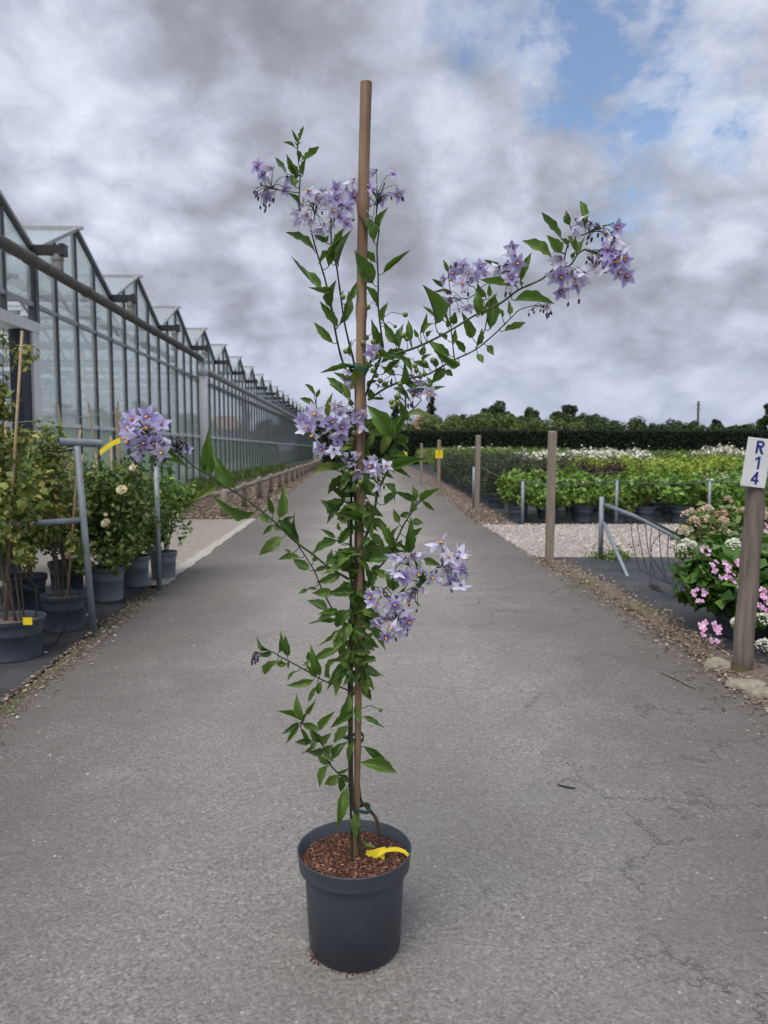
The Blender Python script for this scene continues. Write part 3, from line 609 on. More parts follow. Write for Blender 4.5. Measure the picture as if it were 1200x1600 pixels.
# weeds along the glass
gx = []
for i in range(2200):
    y = 21 + 26 * random.random(); gx.append((FX - FS * y + 0.25 + abs(random.gauss(0, 0.22)), y, random.uniform(0.05, 0.38)))
V, Q = leaf_cards(np.array(gx), 0.24, 0.16, 0.0); tag(link(bpy.data.objects.new('weeds', np_mesh('weeds', V, Q, F_['grass']))), 'green weeds along the foot of the greenhouse glass', 'weeds', kind='stuff')

# ------------------------------------------------------------------ low rail fence
fn = thing('rail_fence', 'low weathered wooden rail fence between the lane and the greenhouse', 'fence', (-2.79, 13.1, 0))
fdir = Vector((-0.043, 1, 0)).normalized()
for i in range(17):
    p = fdir * 2.55 * i; h = 0.50 + random.uniform(-.03, .03)
    mb = MB(); mb.tube([(p.x, p.y, -.05), (p.x + random.uniform(-.01, .01), p.y, h), (p.x, p.y, h + .05)], [0.065, 0.062, 0.03], 9); mb.build('post', M['wood_post'], fn, True)
    if i < 16:
        q = fdir * 2.55 * (i + 1); mb = MB(); mb.tube([p + Vector((0, 0, .46)), (p + q) / 2 + Vector((0, 0, .44)), q + Vector((0, 0, .46))], 0.05, 8); mb.build('rail', M['wood_post'], fn, True)
mb = MB(); mb.tube([(0, 0, .44), (-1.4, 0.1, .40), (-2.3, 0.2, .39)], 0.05, 8); mb.build('rail', M['wood_post'], fn, True)
mb = MB(); mb.tube([(-2.3, 0.2, -.05), (-2.3, 0.2, .47)], 0.06, 9); mb.build('post', M['wood_post'], fn, True)

# ------------------------------------------------------------------ tall wooden posts on the right
POSTS = [((858, 880), 1.39, 'tall square wooden post at the corner of the pale gravel track'),
         ((745, 809), 1.45, 'weathered wooden post beside the front hydrangea pots'),
         ((685, 775), 1.45, 'wooden post with two yellow plates'),
         ((658, 757), 1.42, 'thin grey wooden post farthest along the lane')]
for (px, py), h, lab in POSTS:
    g = G(px, py); t = thing('wooden_post', lab, 'post', g, 0.2, 'posts along the lane')
    mb = MB(); w = 0.038; lean = 0.012
    mb.add([(-w, -w, -.05), (w, -w, -.05), (w, w, -.05), (-w, w, -.05), (-w + lean, -w, h), (w + lean, -w, h), (w + lean, w, h + .01), (-w + lean, w, h + .01)],
           [(0, 3, 2, 1), (4, 5, 6, 7), (0, 1, 5, 4), (1, 2, 6, 5), (2, 3, 7, 6), (3, 0, 4, 7)])
    o = mb.build('shaft', M['wood_post'], t)
    b = o.modifiers.new('b', 'BEVEL'); b.width = 0.008; b.segments = 2
    if 'yellow' in lab:
        for s in (-1, 1):
            mb = MB(); mb.box(s * 0.10 - .055, s * 0.10 + .055, -.048, -.044, 0.98, 1.20); o = mb.build('yellow_plate', M['yellow'], t); o.rotation_euler = (0, s * -0.05, 0)
g = G(648, 752); t = thing('yellow_board', 'small yellow board farthest down the lane behind the vine', 'sign', P(631, 725, 30)); t.location.z = 0
mb = MB(); mb.box(-.13, .13, -.01, .01, 0.95, 1.12); mb.build('board', M['yellow'], t); mb = MB(); mb.box(-.02, .02, .012, .05, 0, 1.2); mb.build('stake', M['wood_post'], t)

# numbered post
g = G(1158, 1056); t = thing('numbered_post', 'leaning round wooden post carrying a white board with blue R14', 'post', g)
top = P(1187, 690, g.y - 0.02) - g
mb = MB(); nn = 10; pts = [top * (i / nn) * 1.0 + Vector((0.004 * math.sin(i * 2.1), 0, 0)) for i in range(nn + 1)]; pts[0] = Vector((0, 0, -.05)) - top * 0.02
mb.tube(pts, [0.052 - 0.006 * i / nn for i in range(nn + 1)], 16); mb.build('shaft', M['wood_dark'], t, True)
mb = MB(); mb.tube([top * 0.0 + Vector((0, 0, 0.004)), top * 0.05], [0.0535, 0.0528], 16, False); mb.build('algae_band', simple('algae', (0.10, 0.075, 0.03), (0.14, 0.115, 0.05), 40, 0.9), t, True)
ax = top.normalized(); bx_ = Vector((1, 0, 0)); bx_ = (bx_ - ax * bx_.dot(ax)).normalized(); nz = bx_.cross(ax)
bc = P(1182, 723, g.y - 0.075) - g
rot = Matrix((bx_, ax, nz)).transposed().to_4x4() @ Matrix.Rotation(R(-5.0), 4, 'Z')
mb = MB(); mb.box(-.0625, .0625, -.125, .125, -.003, .003); o = mb.build('sign_board', M['sign_white'], t); o.matrix_local = Matrix.Translation(bc) @ rot
board = o
b = o.modifiers.new('b', 'BEVEL'); b.width = 0.0015; b.segments = 2
def letter(ch, cx_, cy_, h_, parent, mat):
    """sans capitals from bars and an arc, every stroke a hair above the last"""
    mb = MB(); w_ = h_ * .18; W_ = h_ * .62; z = [.0034]
    def poly(pts):
        n = len(pts); z[0] += .00012
        mb.add([(cx_ + x, cy_ + y, z[0]) for x, y in pts] + [(cx_ + x, cy_ + y, .0028) for x, y in pts], [tuple(range(n))] + [(i, i + n, (i + 1) % n + n, (i + 1) % n) for i in range(n)])
    l, r_, t_, b = -W_ / 2, W_ / 2, h_ / 2, -h_ / 2
    if ch == 'R':
        poly([(l, b), (l + w_, b), (l + w_, t_), (l, t_)])
        ro = h_ * .275; cyy = t_ - ro; xs_ = r_ - ro
        poly([(l + w_, t_ - w_ * .9), (xs_, t_ - w_ * .9), (xs_, t_), (l + w_, t_)]); poly([(l + w_, t_ - 2 * ro), (xs_, t_ - 2 * ro), (xs_, t_ - 2 * ro + w_ * .9), (l + w_, t_ - 2 * ro + w_ * .9)])
        for i in range(10):
            a0, a1 = -math.pi / 2 + math.pi * i / 10, -math.pi / 2 + math.pi * (i + 1) / 10; q = ro - w_ * .9
            poly([(xs_ + q * math.cos(a0), cyy + q * math.sin(a0)), (xs_ + ro * math.cos(a0), cyy + ro * math.sin(a0)), (xs_ + ro * math.cos(a1), cyy + ro * math.sin(a1)), (xs_ + q * math.cos(a1), cyy + q * math.sin(a1))])
        poly([(r_ - w_ * 1.05, b), (r_ + w_ * .15, b), (xs_ + w_ * .35, t_ - 2 * ro), (xs_ - w_ * .75, t_ - 2 * ro)])
    elif ch == '1':
        poly([(0, b), (w_, b), (w_, t_), (0, t_)]); poly([(0, t_ - w_ * .1), (0, t_ - w_ * 1.2), (-W_ * .36, t_ - w_ * 1.95), (-W_ * .36, t_ - w_ * 1.0)])
    else:
        poly([(r_ - w_ * 1.6, b), (r_ - w_ * .6, b), (r_ - w_ * .6, t_), (r_ - w_ * 1.6, t_)]); poly([(l, b + h_ * .22), (r_, b + h_ * .22), (r_, b + h_ * .22 + w_ * .9), (l, b + h_ * .22 + w_ * .9)])
        poly([(l, b + h_ * .22 + w_ * .8), (l + w_ * 1.0, b + h_ * .22 + w_ * .8), (r_ - w_ * 1.0, t_ - w_ * 1.1), (r_ - w_ * 1.4, t_)])
    return mb.build('letter', mat, parent)
for ch, y in (('R', 0.080), ('1', 0.0), ('4', -0.078)): letter(ch, .004, y, .066, board, M['sign_blue'])
mb = MB(); mb.lathe([(0.0, 0.0062), (0.0035, 0.0058), (0.0045, 0.003)], 10); o = mb.build('screw', M['steel'], board); o.location = (0, 0.09, 0)

# ------------------------------------------------------------------ pots and potted shrubs
def pot_mesh(name, rt, h, mat, taper=0.82, n=28):
    rb = rt * taper; band = h * 0.16; ri = rt * 0.90
    mb = MB(); mb.lathe([(0.001, 0.006), (rb * .93, 0.004), (rb * .96, 0.0), (rb, 0.006), (rb * 1.005, h * .05), (ri * .985, h - band), (ri, h - band), (rt * .985, h - band + .004), (rt * .99, h - .006), (rt, h - .003), (rt, h), (rt * .975, h), (rt * .96, h - .01), (ri * .93, h * .5)], n)
    return mb.mesh(name, mat, True)
def soil_mesh(r, z, mat):
    mb = MB(); n = 20; prof = [(r, z - .01), (r * .8, z), (r * .4, z + .004), (0.001, z + .006)]
    mb.lathe(prof, n); return mb.mesh('soil', mat, True)
def add_pot(t, rt, h, mat, soil=True, cache={}):
    key = (rt, h, mat.name)
    if key not in cache: cache[key] = (pot_mesh('pot', rt, h, mat), soil_mesh(rt * .93, h * .88, M['bark']))
    link(bpy.data.objects.new('pot', cache[key][0]), t)
    if soil: link(bpy.data.objects.new('soil', cache[key][1]), t)
def foliage_mesh(name, n, cl, rad, size, aspect, mat, up=0.4, shell=0.35):
    p, d = clump_pts(n, cl, rad, shell); V, Q = leaf_cards(p, size, aspect, up, d * 0.7); return np_mesh(name, V, Q, mat)
def shrub_clumps(n, r, z0, z1, cr):
    c, k = [], []
    for i in range(n):
        a = random.uniform(0, 2 * math.pi); q = random.random() ** .5
        z = random.uniform(z0, z1); f = 1 - 0.45 * abs((z - z0) / (z1 - z0) - 0.45)
        c.append((math.cos(a) * q * r * f, math.sin(a) * q * r * f, z)); k.append(cr * random.uniform(.7, 1.25))
    return np.array(c), np.array(k)
def stems_mb(n, r, z0, z1, rad, lean=1.0):
    mb = MB()
    for i in range(n):
        a = random.uniform(0, 6.28); q = r * random.uniform(.3, 1)
        mb.tube([(math.cos(a) * .03, math.sin(a) * .03, z0), (math.cos(a) * q * .5, math.sin(a) * q * .5, (z0 + z1) / 2), (math.cos(a) * q, math.sin(a) * q, z1)], [rad, rad * .8, rad * .5], 5)
    return mb
class Kind:
    def __init__(s, fol, pot_r, pot_h, potmat, r, h, leaf, asp, nl, ncl, cr, var=3, flowers=None, z0=None):
        s.meshes = []; s.pot = (pot_r, pot_h, potmat); z0 = z0 or pot_h * .9
        for i in range(var):
            c, k = shrub_clumps(ncl, r, z0 + cr * .6, h - cr * .5, cr)
            fm = foliage_mesh('foliage', nl, c, k, leaf, asp, fol)
            sm = stems_mb(6, r * .6, pot_h * .85, h * .8, 0.006).mesh('stems', M['twig'])
            fl = None
            if flowers:
                fm_, nf, fr = flowers; top = c[np.argsort(-c[:, 2])[:max(4, nf)]]; pts = []
                for q in range(nf):
                    b = top[q % len(top)] + np.array([random.uniform(-.08, .08), random.uniform(-.08, .08), cr * random.uniform(.5, 1.0)])
                    pts.append(b[None, :] + rng.normal(size=(26, 3)) * np.array([fr, fr, fr * .9]) * .5)
                V, Q = leaf_cards(np.concatenate(pts), fr * .55, 0.85, 0.5); fl = np_mesh('blossoms', V, Q, fm_)
            s.meshes.append((fm, sm, fl))
    def place(s, x, y, name, label, cat, group, sc=1.0, pot=True):
        t = thing(name, label, cat, (x, y, 0.012), random.uniform(0, 6.28), group); t.scale = (sc, sc, sc * random.uniform(.92, 1.08))
        fm, sm, fl = random.choice(s.meshes)
        if pot: add_pot(t, *s.pot)
        link(bpy.data.objects.new('foliage', fm), t); link(bpy.data.objects.new('stems', sm), t)
        if fl: link(bpy.data.objects.new('blossoms', fl), t)
        return t
ORD = ['first', 'second', 'third', 'fourth', 'fifth', 'sixth', 'seventh', 'eighth', 'ninth', 'tenth', 'eleventh', 'twelfth', 'thirteenth', 'fourteenth', 'fifteenth', 'sixteenth', 'seventeenth', 'eighteenth', 'nineteenth']
CNT = {}
def rowlab(desc, y):
    rows = CNT.setdefault(desc, {}); k = round(float(y), 2); rows.setdefault(k, [len(rows), -1]); rows[k][1] += 1
    return '%s, %s row back, %s from the lane' % (desc, ORD[rows[k][0]], ORD[rows[k][1]])
K = {}
K['hydr'] = Kind(F_['hydr'], 0.17, 0.25, M['pot_blue'], 0.30, 0.74, 0.10, 0.62, 330, 13, 0.13, 4)
K['hydrw'] = Kind(F_['hydr'], 0.17, 0.25, M['pot_blue'], 0.30, 0.74, 0.10, 0.62, 330, 13, 0.13, 2, (M['white_flower'], 2, 0.10))
K['dark'] = Kind(F_['dark'], 0.18, 0.26, M['pot_blue'], 0.40, 1.12, 0.055, 0.40, 1300, 26, 0.16, 3)
K['maroon'] = Kind(F_['maroon'], 0.17, 0.25, M['pot_blue'], 0.42, 0.98, 0.06, 0.5, 700, 20, 0.16, 2)
K['lime'] = Kind(F_['lime'], 0.17, 0.25, M['pot_blue'], 0.48, 0.95, 0.085, 0.5, 620, 22, 0.17, 3)
K['white'] = Kind(F_['mid'], 0.17, 0.25, M['pot_blue'], 0.48, 1.0, 0.09, 0.5, 450, 20, 0.17, 3, (M['white_flower'], 12, 0.17))
K['mid'] = Kind(F_['mid'], 0.17, 0.25, M['pot_blue'], 0.50, 1.02, 0.085, 0.5, 520, 20, 0.19, 3)
def inview(x, y, m=0.6): return -0.1 < x < 0.515 * y + m
for r_, y in enumerate((12.45, 13.05, 13.75, 14.5)):
    x = 2.25 + 0.1 * r_
    while inview(x, y):
        kd = 'hydrw' if random.random() < .18 else 'hydr'
        front = r_ == 0
        K[kd].place(x + random.uniform(-.05, .05), y + random.uniform(-.06, .06), 'potted_hydrangea',
                    rowlab('light green potted hydrangea behind the gravel', y), 'potted plant',
                    'hydrangeas in the front row' if front else 'hydrangeas in the rows behind', random.uniform(.82, 1.16))
        x += 0.52
for y in np.arange(15.6, 31, 0.95):
    for x in (2.35, 3.15, 3.95) if y > 17 else (2.3,):
        K['dark'].place(x + random.uniform(-.08, .08), y, 'potted_shrub', rowlab('dark grey green potted shrub beside the lane', y), 'potted plant', 'dark shrubs beside the lane', random.uniform(.9, 1.1))
for y in (15.6, 16.5, 17.4):
    for x in np.arange(3.6, 5.4, .75):
        K['maroon'].place(x + random.uniform(-.08, .08), y, 'potted_shrub', rowlab('maroon leaved potted shrub', y), 'potted plant', 'maroon shrubs', random.uniform(.9, 1.1))
for y in np.arange(15.8, 22, 1.0):
    for x in np.arange(5.5, 12, .85):
        if inview(x, y): K['lime'].place(x + random.uniform(-.1, .1), y, 'potted_shrub', rowlab('lime green potted shrub in the wide block', y), 'potted plant', 'lime green shrubs', random.uniform(.9, 1.12))
for y in (19.0, 20.2):
    for x in np.arange(4.0, 5.4, .9): K['lime'].place(x, y, 'potted_shrub', rowlab('lime potted shrub behind the maroon block', y), 'potted plant', 'lime shrubs near the maroon ones', random.uniform(.9, 1.0))
for y in (22.8, 23.9, 25.0):
    for x in np.arange(4.6, 8.6, .85):
        K['white'].place(x + random.uniform(-.1, .1), y, 'potted_shrub', rowlab('white flowering shrub behind the maroon block', y), 'potted plant', 'white flowering shrubs', random.uniform(.98, 1.1))
for y in np.arange(22.8, 31, 1.2):
    for x in np.arange(9.0, 16, 1.0):
        if inview(x, y): K['mid'].place(x + random.uniform(-.1, .1), y, 'potted_shrub', rowlab('mid green potted shrub behind the lime block', y), 'potted plant', 'mid green shrubs', random.uniform(.95, 1.15))
for y in (33, 34.2):
    for x in np.arange(14.5, 18, 1.0):
        K['white'].place(x, y, 'potted_shrub', rowlab('white flowering shrub far back near the sign', y), 'potted plant', 'far white shrubs', 1.15)
for y in (44, 45.5):
    for x in np.arange(3.6, 7.8, .9): K['white'].place(x, y, 'potted_shrub', rowlab('white flowering shrub before the hedge', y), 'potted plant', 'white line before the hedge', 1.15)
# the far field beyond: nobody could count it
cs, rs = [], []
for y in np.arange(31.5, 58, 1.3):
    for x in np.arange(8.5, 0.53 * y + 2, 1.15):
        if 32 < y < 35 and 14 < x < 18.4: continue
        cs.append((x + random.uniform(-.2, .2), y + random.uniform(-.2, .2), 0.62 + random.uniform(-.1, .12))); rs.append(0.52)
V, Q = leaf_cards(clump_pts(30000, np.array(cs), np.array(rs), .4)[0], 0.15, 0.5, .5)
tag(link(bpy.data.objects.new('far_shrub_rows', np_mesh('far_shrub_rows', V, Q, F_['mid']))), 'far rows of green shrubs running back to the hedge', 'shrub rows', kind='stuff')
n = 22000; gx = np.stack([rng.uniform(2.4, 8.2, n), rng.uniform(31.5, 57, n), 0.35 + 0.85 * rng.random(n) ** .6], 1)
gx = gx[~((gx[:, 1] > 43.2) & (gx[:, 1] < 46.3) & (gx[:, 0] > 3.2) & (gx[:, 0] < 8.2))]
V, Q = leaf_cards(gx, 0.42, 0.07, -.9); tag(link(bpy.data.objects.new('tall_grass_rows', np_mesh('tall_grass_rows', V, Q, F_['grass']))), 'bright green grassy plants massed in the far block beside the lane', 'grass', kind='stuff')
gy = np.stack([rng.uniform(4.2, 8.8, 5000), rng.uniform(26, 31, 5000), 0.3 + 0.75 * rng.random(5000) ** .6], 1)
V, Q = leaf_cards(gy, 0.36, 0.08, -.9); tag(link(bpy.data.objects.new('tall_grass_rows', np_mesh('tall_grass_rows', V, Q, F_['grass']))), 'grassy plants massed just behind the white flowering block', 'grass', kind='stuff')

# irrigation stakes and sagging rails behind the gravel track
def stake(px, Y, top, label, r=0.02):
    b = P(px, 760, Y); mb = MB(); mb.tube([(b.x, Y, -.02), (b.x, Y, top)], r, 8); o = mb.build('steel_stake', M['steel'], None, True); return tag(o, label, 'stake', 'steel stakes at the hydrangea beds')
stake(817, 12.05, 0.70, 'grey steel stake in front of the hydrangea pots between two wooden posts', 0.025)
stake(964, 12.05, 0.72, 'grey steel stake in front of the hydrangea pots behind the braced frame', 0.025)
stake(1109, 12.1, 0.70, 'grey steel stake rising behind the cream hydrangea', 0.025)
stake(1053, 15.1, 0.72, 'thin grey stake behind the hydrangea rows, mid right', 0.022)
stake(1155, 15.1, 0.72, 'thin grey stake behind the hydrangea rows near the sign', 0.022)
stake(740, 15.2, 0.86, 'grey steel stake close behind a wooden post', 0.025)
def sag(name, pts, r, mat, label, cat):
    out = []
    for a, b in zip(pts, pts[1:]):
        a, b = Vector(a), Vector(b)
        for i in range(8):
            f = i / 8; out.append(a.lerp(b, f) - Vector((0, 0, 0.35 * f * (1 - f) * 0.6)))
    out.append(Vector(pts[-1])); mb = MB(); mb.tube(out, r, 6); return tag(mb.build(name, mat, None, True), label, cat)
zt = .70
sag('irrigation_hose', [(1.95, 15.2, .86), (P(817, 760, 12.05).x, 12.05, zt), (P(964, 760, 12.05).x, 12.05, zt + .02), (P(1109, 760, 12.1).x, 12.1, zt), (7.4, 12.1, zt)], 0.010, M['hose'], 'sagging grey irrigation hose along the front hydrangea row', 'hose')
sag('irrigation_hose', [(3.0, 15.1, .80), (P(964, 760, 15).x, 15.1, .76), (P(1053, 760, 15.1).x, 15.1, zt), (P(1155, 760, 15.1).x, 15.1, zt), (9, 15.1, zt)], 0.009, M['hose'], 'sagging grey hose behind the second run of hydrangea pots', 'hose')
# braced frame with drooping pipe at the gravel edge
b0 = G(938, 874); t = thing('braced_stand', 'galvanised braced post with a drooping pipe at the edge of the gravel track', 'frame', b0)
mb = MB(); mb.tube([(0, 0, -.02), (0, 0, 0.69)], 0.026, 10); mb.build('post', M['steel'], t, True)
bb = G(981, 902) - b0; mb = MB(); mb.tube([(0.02, -.03, 0.40), bb], 0.020, 8); mb.build('brace', M['steel'], t, True)
p1 = P(944, 788, b0.y) - b0; p2 = P(1005, 812, 7.4) - b0; p3 = P(1085, 855, 6.3) - b0; p4 = P(1142, 877, 5.8) - b0
mb = MB(); mb.tube([p1, p2, p3, p4], 0.022, 10); mb.build('drooping_pipe', M['steel'], t, True)
mb = MB(); mb.tube([p1 + Vector((0, 0, .02)), p2.lerp(p1, .4) + Vector((0, 0, -.02)), p2 + Vector((0, -.03, .028)), p3 + Vector((0, -.02, .03))], 0.010, 6); mb.build('hose', M['black_plastic'], t, True)
def drip(px_pts, Ys, label):
    pts = [P(px, py, Y) for (px, py), Y in zip(px_pts, Ys)]
    out = []
    for i in range(len(pts) - 1):
        p0, p1_, p2_, p3_ = pts[max(i - 1, 0)], pts[i], pts[i + 1], pts[min(i + 2, len(pts) - 1)]
        for k in range(6):
            f = k / 6; out.append(0.5 * ((2 * p1_) + (p2_ - p0) * f + (2 * p0 - 5 * p1_ + 4 * p2_ - p3_) * f * f + (3 * p1_ - p0 - 3 * p2_ + p3_) * f ** 3))
    out.append(pts[-1]); mb = MB(); mb.tube(out, 0.0045, 5)
    tag(mb.build('drip_tube', M['black_plastic'], None, True), label, 'drip tube', 'drip tubes hanging from the drooping pipe')
for i_, xt in enumerate ((985, 994, 1008, 1018, 1030, 1045, 1058)):
    yt = 806 + (xt - 985) * 0.47; yq = 7.6 - (xt - 985) / 100 * 1.2
    drip([(xt, yt), (xt + random.uniform(-2, 8), yt + 45), (xt + random.uniform(10, 28), yt + 90), (1018 + random.uniform(-4, 10), 915), (1048, 932)], [yq, yq - .15, yq - .3, 6.5, 6.1], 'thin black drip tube hanging from the drooping pipe, %s from the braced post' % ORD[i_])
drip([(1040, 830), (1020, 850), (1016, 895), (1022, 930), (1050, 938), (1065, 920)], [7.0, 6.9, 6.7, 6.2, 6.0, 6.2], 'black drip tube making the widest loop below the drooping pipe')
drip([(1065, 850), (1062, 880), (1050, 910), (1062, 925), (1072, 890)], [6.6, 6.5, 6.4, 6.2, 6.2], 'black drip tube looped against the dark shrub pot')
drip([(1010, 895), (1030, 905), (1050, 913)], [6.55, 6.45, 6.4], 'short black tube lying on the cloth below the drip tubes')
V, Q = leaf_cards(np.array([[b0.x + 0.15 + random.gauss(0, .13), b0.y - .02 + random.gauss(0, .1), .02 + abs(random.gauss(0, .05))] for i in range(260)]), 0.05, .4, .3)
tag(link(bpy.data.objects.new('weeds', np_mesh('weeds', V, Q, F_['grass']))), 'small green weeds at the foot of the braced post', 'weeds', kind='stuff')
for px, py in ((912, 922), (1005, 965)):
    c = G(px, py); V, Q = leaf_cards(np.array([[c.x + random.gauss(0, .07), c.y + random.gauss(0, .1), .03 + abs(random.gauss(0, .04))] for i in range(60)]), 0.045, .15, -.3)
    tag(link(bpy.data.objects.new('weeds', np_mesh('weeds', V, Q, F_['grass']))), 'tuft of dry grass and weeds in the bark verge ' + ('beyond' if py < 940 else 'nearer') + ' the cloth edge', 'weeds', kind='stuff')

# ------------------------------------------------------------------ near hydrangeas on the right cloth
def floret_head(n, r, fs, dome=0.4, ring=False):
    pts = []
    for i in range(n):
        a = i * 2.399; q = r * (math.sqrt((i + .5) / n) if not ring else (.95 if i % 5 else .45) * random.uniform(.85, 1.1)); pts.append((math.cos(a) * q, math.sin(a) * q, -dome * r * (q / r) ** 2 + random.uniform(-.004, .004)))
    mb = MB()
    for x, y, z in pts:
        tx, ty = random.uniform(-.5, .5), random.uniform(-.5, .5); a0 = random.uniform(0, 6.28)
        for k in range(4):
            a = a0 + k * math.pi / 2; s = fs * random.uniform(.85, 1.1)
            def q(u, w): 
                dx, dy = math.cos(a) * u - math.sin(a) * w, math.sin(a) * u + math.cos(a) * w
                return (x + dx, y + dy, z + tx * dx + ty * dy + 0.1 * u)
            mb.add([q(0, 0), q(s * .6, -s * .45), q(s, 0), q(s * .6, s * .45)], [(0, 1, 2, 3)])
    return mb
big_leaf_cache = {}
def hydrangea(name, x, y, r, h, label, flowers, fm, pot=True, fol='lace', leaf=.13, nl=700, rt=.16, heads_col='pink_flower', z0=.25, pm='pot'):
    t = thing(name, label, 'potted plant', (x, y, .012))
    if pot: add_pot(t, rt, .25, M[pm])
    c, k = shrub_clumps(34, r, z0, h - .1, .14); link(bpy.data.objects.new('foliage', foliage_mesh('foliage', nl, c, k, leaf, .62, F_[fol])), t)
    stems_mb(9, r * .7, .2, h * .85, .006).build('stems', M['twig'], t)
    for (px, py, Y, rad, col) in flowers:
        p = P(px, py, Y) - t.location
        hd = floret_head(*(fm if isinstance(fm, tuple) else (12, rad, rad * .42)), ) if False else floret_head(10 if col == 'pink_flower' else 46, rad, rad * (.36 if col == 'pink_flower' else .20), .30 if col == 'pink_flower' else 1.1, col == 'pink_flower')
        o = hd.build('flower_head', M[col], t); o.location = p
        dirv = Vector((random.uniform(-.4, .4), -0.9 if col == 'pink_flower' else -.35, 0.75)); o.rotation_euler = dirv.to_track_quat('Z', 'Y').to_euler()
    return t
pk = 'pink_flower'; wf = 'white_flower'
hydrangea('lacecap_hydrangea', 2.30, 4.80, .31, .62, 'lacecap hydrangea with pink flower heads on the cloth behind the numbered post',
    [(1130, 888, 4.40, .06, pk), (1115, 985, 4.35, .065, pk), (1095, 928, 4.5, .045, pk), (1157, 907, 4.45, .05, pk), (1186, 930, 4.4, .065, pk), (1150, 966, 4.4, .035, wf), (1163, 880, 4.4, .04, pk), (1193, 940, 4.4, .05, pk), (1198, 1000, 4.3, .05, wf), (1150, 842, 4.7, .05, wf), (1105, 860, 4.7, .035, pk), (1197, 823, 5.0, .04, pk)], None, nl=1900, rt=.17, leaf=.135, z0=.10)
hydrangea('lacecap_hydrangea', 2.78, 4.72, .34, .66, 'second lacecap hydrangea at the frame edge right of the numbered post', [(1199, 960, 4.3, .05, wf)], None, nl=1200, z0=.1)
cf, rf = 'cream_flower', 'rust_flower'
hydrangea('faded_hydrangea', 2.95, 6.55, .36, .72, 'hydrangea with faded cream and rusty mophead flowers behind the black tubs',
    [(1083, 796, 6.4, .075, cf), (1108, 790, 6.5, .08, cf), (1086, 808, 6.3, .06, cf), (1108, 806, 6.3, .075, cf), (1133, 799, 6.3, .075, rf), (1130, 808, 6.25, .05, cf), (1148, 792, 6.6, .06, cf), (1165, 794, 6.6, .06, cf), (1155, 808, 6.5, .06, cf), (1070, 822, 6.3, .055, cf), (1139, 828, 6.1, .05, cf), (1140, 775, 6.9, .045, cf), (1175, 800, 6.6, .06, cf), (1120, 818, 6.4, .05, cf)], None, fol='mid', leaf=.10, nl=900)
hydrangea('faded_hydrangea', 3.6, 6.9, .36, .70, 'hydrangea with faded cream heads partly behind the numbered post', [(1196, 800, 6.6, .06, cf), (1192, 785, 6.8, .06, cf)], None, fol='mid', leaf=.10, nl=600)
t = hydrangea('leafy_shrub', 2.50, 5.75, .26, .70, 'sparse twiggy shrub in a dark pot tangled with drip tubes', [(1075, 842, 5.6, .04, wf), (1068, 850, 5.5, .04, wf), (1082, 846, 5.6, .035, wf)], None, fol='mid', leaf=.055, nl=420, rt=.155)
g = G(1128, 868)
mb = MB(); mb.tube([P(1124, 866, 5.2), P(1142, 872, 5.05)], .018, 8); tag(mb.build('pipe_end', M['steel'], None, True), 'short end of grey pipe showing through the pink hydrangea leaves', 'pipe')

# ------------------------------------------------------------------ roses and frame on the left cloth
def rose(name, x, y, label, rt, ph, pm, r, h, nl, ncl, blooms=(), canes=0, fol='rose', leaf=.05, z0=.35, col=None, cr=.13):
    t = thing(name, label, 'potted plant', (x, y, .014)); add_pot(t, rt, ph, M[pm])
    if col:
        c, k = [], []
        for i in range(ncl):
            f = i / (ncl - 1); z = z0 + (h - z0) * f
            c.append((col(f)[0] + random.gauss(0, r * .55), col(f)[1] + random.gauss(0, r * .5), z + random.gauss(0, .05))); k.append(cr * random.uniform(.5, 1.2))
        c, k = np.array(c), np.array(k)
    else: c, k = shrub_clumps(ncl, r, z0, h - cr * .6, cr)
    link(bpy.data.objects.new('foliage', foliage_mesh('foliage', nl, c, k, leaf, .6, F_[fol], .3, .25)), t)
    mb = MB()
    for i in range(6):
        e_ = Vector(c[random.randrange(len(c))]); mb.tube([(random.uniform(-.06, .06), random.uniform(-.06, .06), ph * .85), e_ * .5 + Vector((random.uniform(-.05, .05), 0, .12)), e_ + Vector((random.uniform(-.1, .1), random.uniform(-.1, .1), .06))], [.006, .005, .002], 5)
    mb.build('branches', M['stem_woody'], t)
    for i in range(canes):
        mb = MB(); mb.tube([(random.uniform(-.08, .08), random.uniform(-.06, .06), ph * .8), (random.uniform(-.16, .16), random.uniform(-.1, .1), h + random.uniform(-.05, .22))], .008, 7); mb.build('cane', M['cane_thin'], t, True)
    for (px, py, Y, rad) in blooms:
        mb = MB(); p = P(px, py, Y) - t.location
        for ring, (n_, rr, zz_) in enumerate(((3, .35, .35), (5, .65, .2), (6, 1.0, 0))):
            for q in range(n_):
                a = q * 6.283 / n_ + ring * .5; d = Vector((math.cos(a), math.sin(a), 0)); s_ = Vector((-math.sin(a), math.cos(a), 0)); u = Vector((0, 0, 1))
                w = rad * rr * .75
                pts_ = [d * rad * rr * .15 - u * rad * .35, d * rad * rr * .75 - s_ * w + u * rad * (zz_ - .1), d * rad * rr * 1.0 + u * rad * (zz_ + .25), d * rad * rr * .75 + s_ * w + u * rad * (zz_ - .1)]
                mb.add(pts_, [(0, 1, 2, 3)])
        o = mb.build('flower', M['rose_flower'], t); o.location = p; o.rotation_euler = Vector((random.uniform(-.4, .4), -.8, .6)).to_track_quat('Z', 'Y').to_euler()
    return t
ga = G(24, 1030); gb = G(101, 986); gc = G(168, 940); gd_ = G(213, 918)
rose('climbing_rose', ga.x, ga.y, 'tall climbing rose on a cane in the nearest dark blue pot', .172, .235, 'pot_blue', .18, 1.80, 2000, 40, canes=1, fol='climber', leaf=.05, z0=.62, col=lambda f: (-.06 + .05 * math.sin(f * 5), .12 * f), cr=.12)
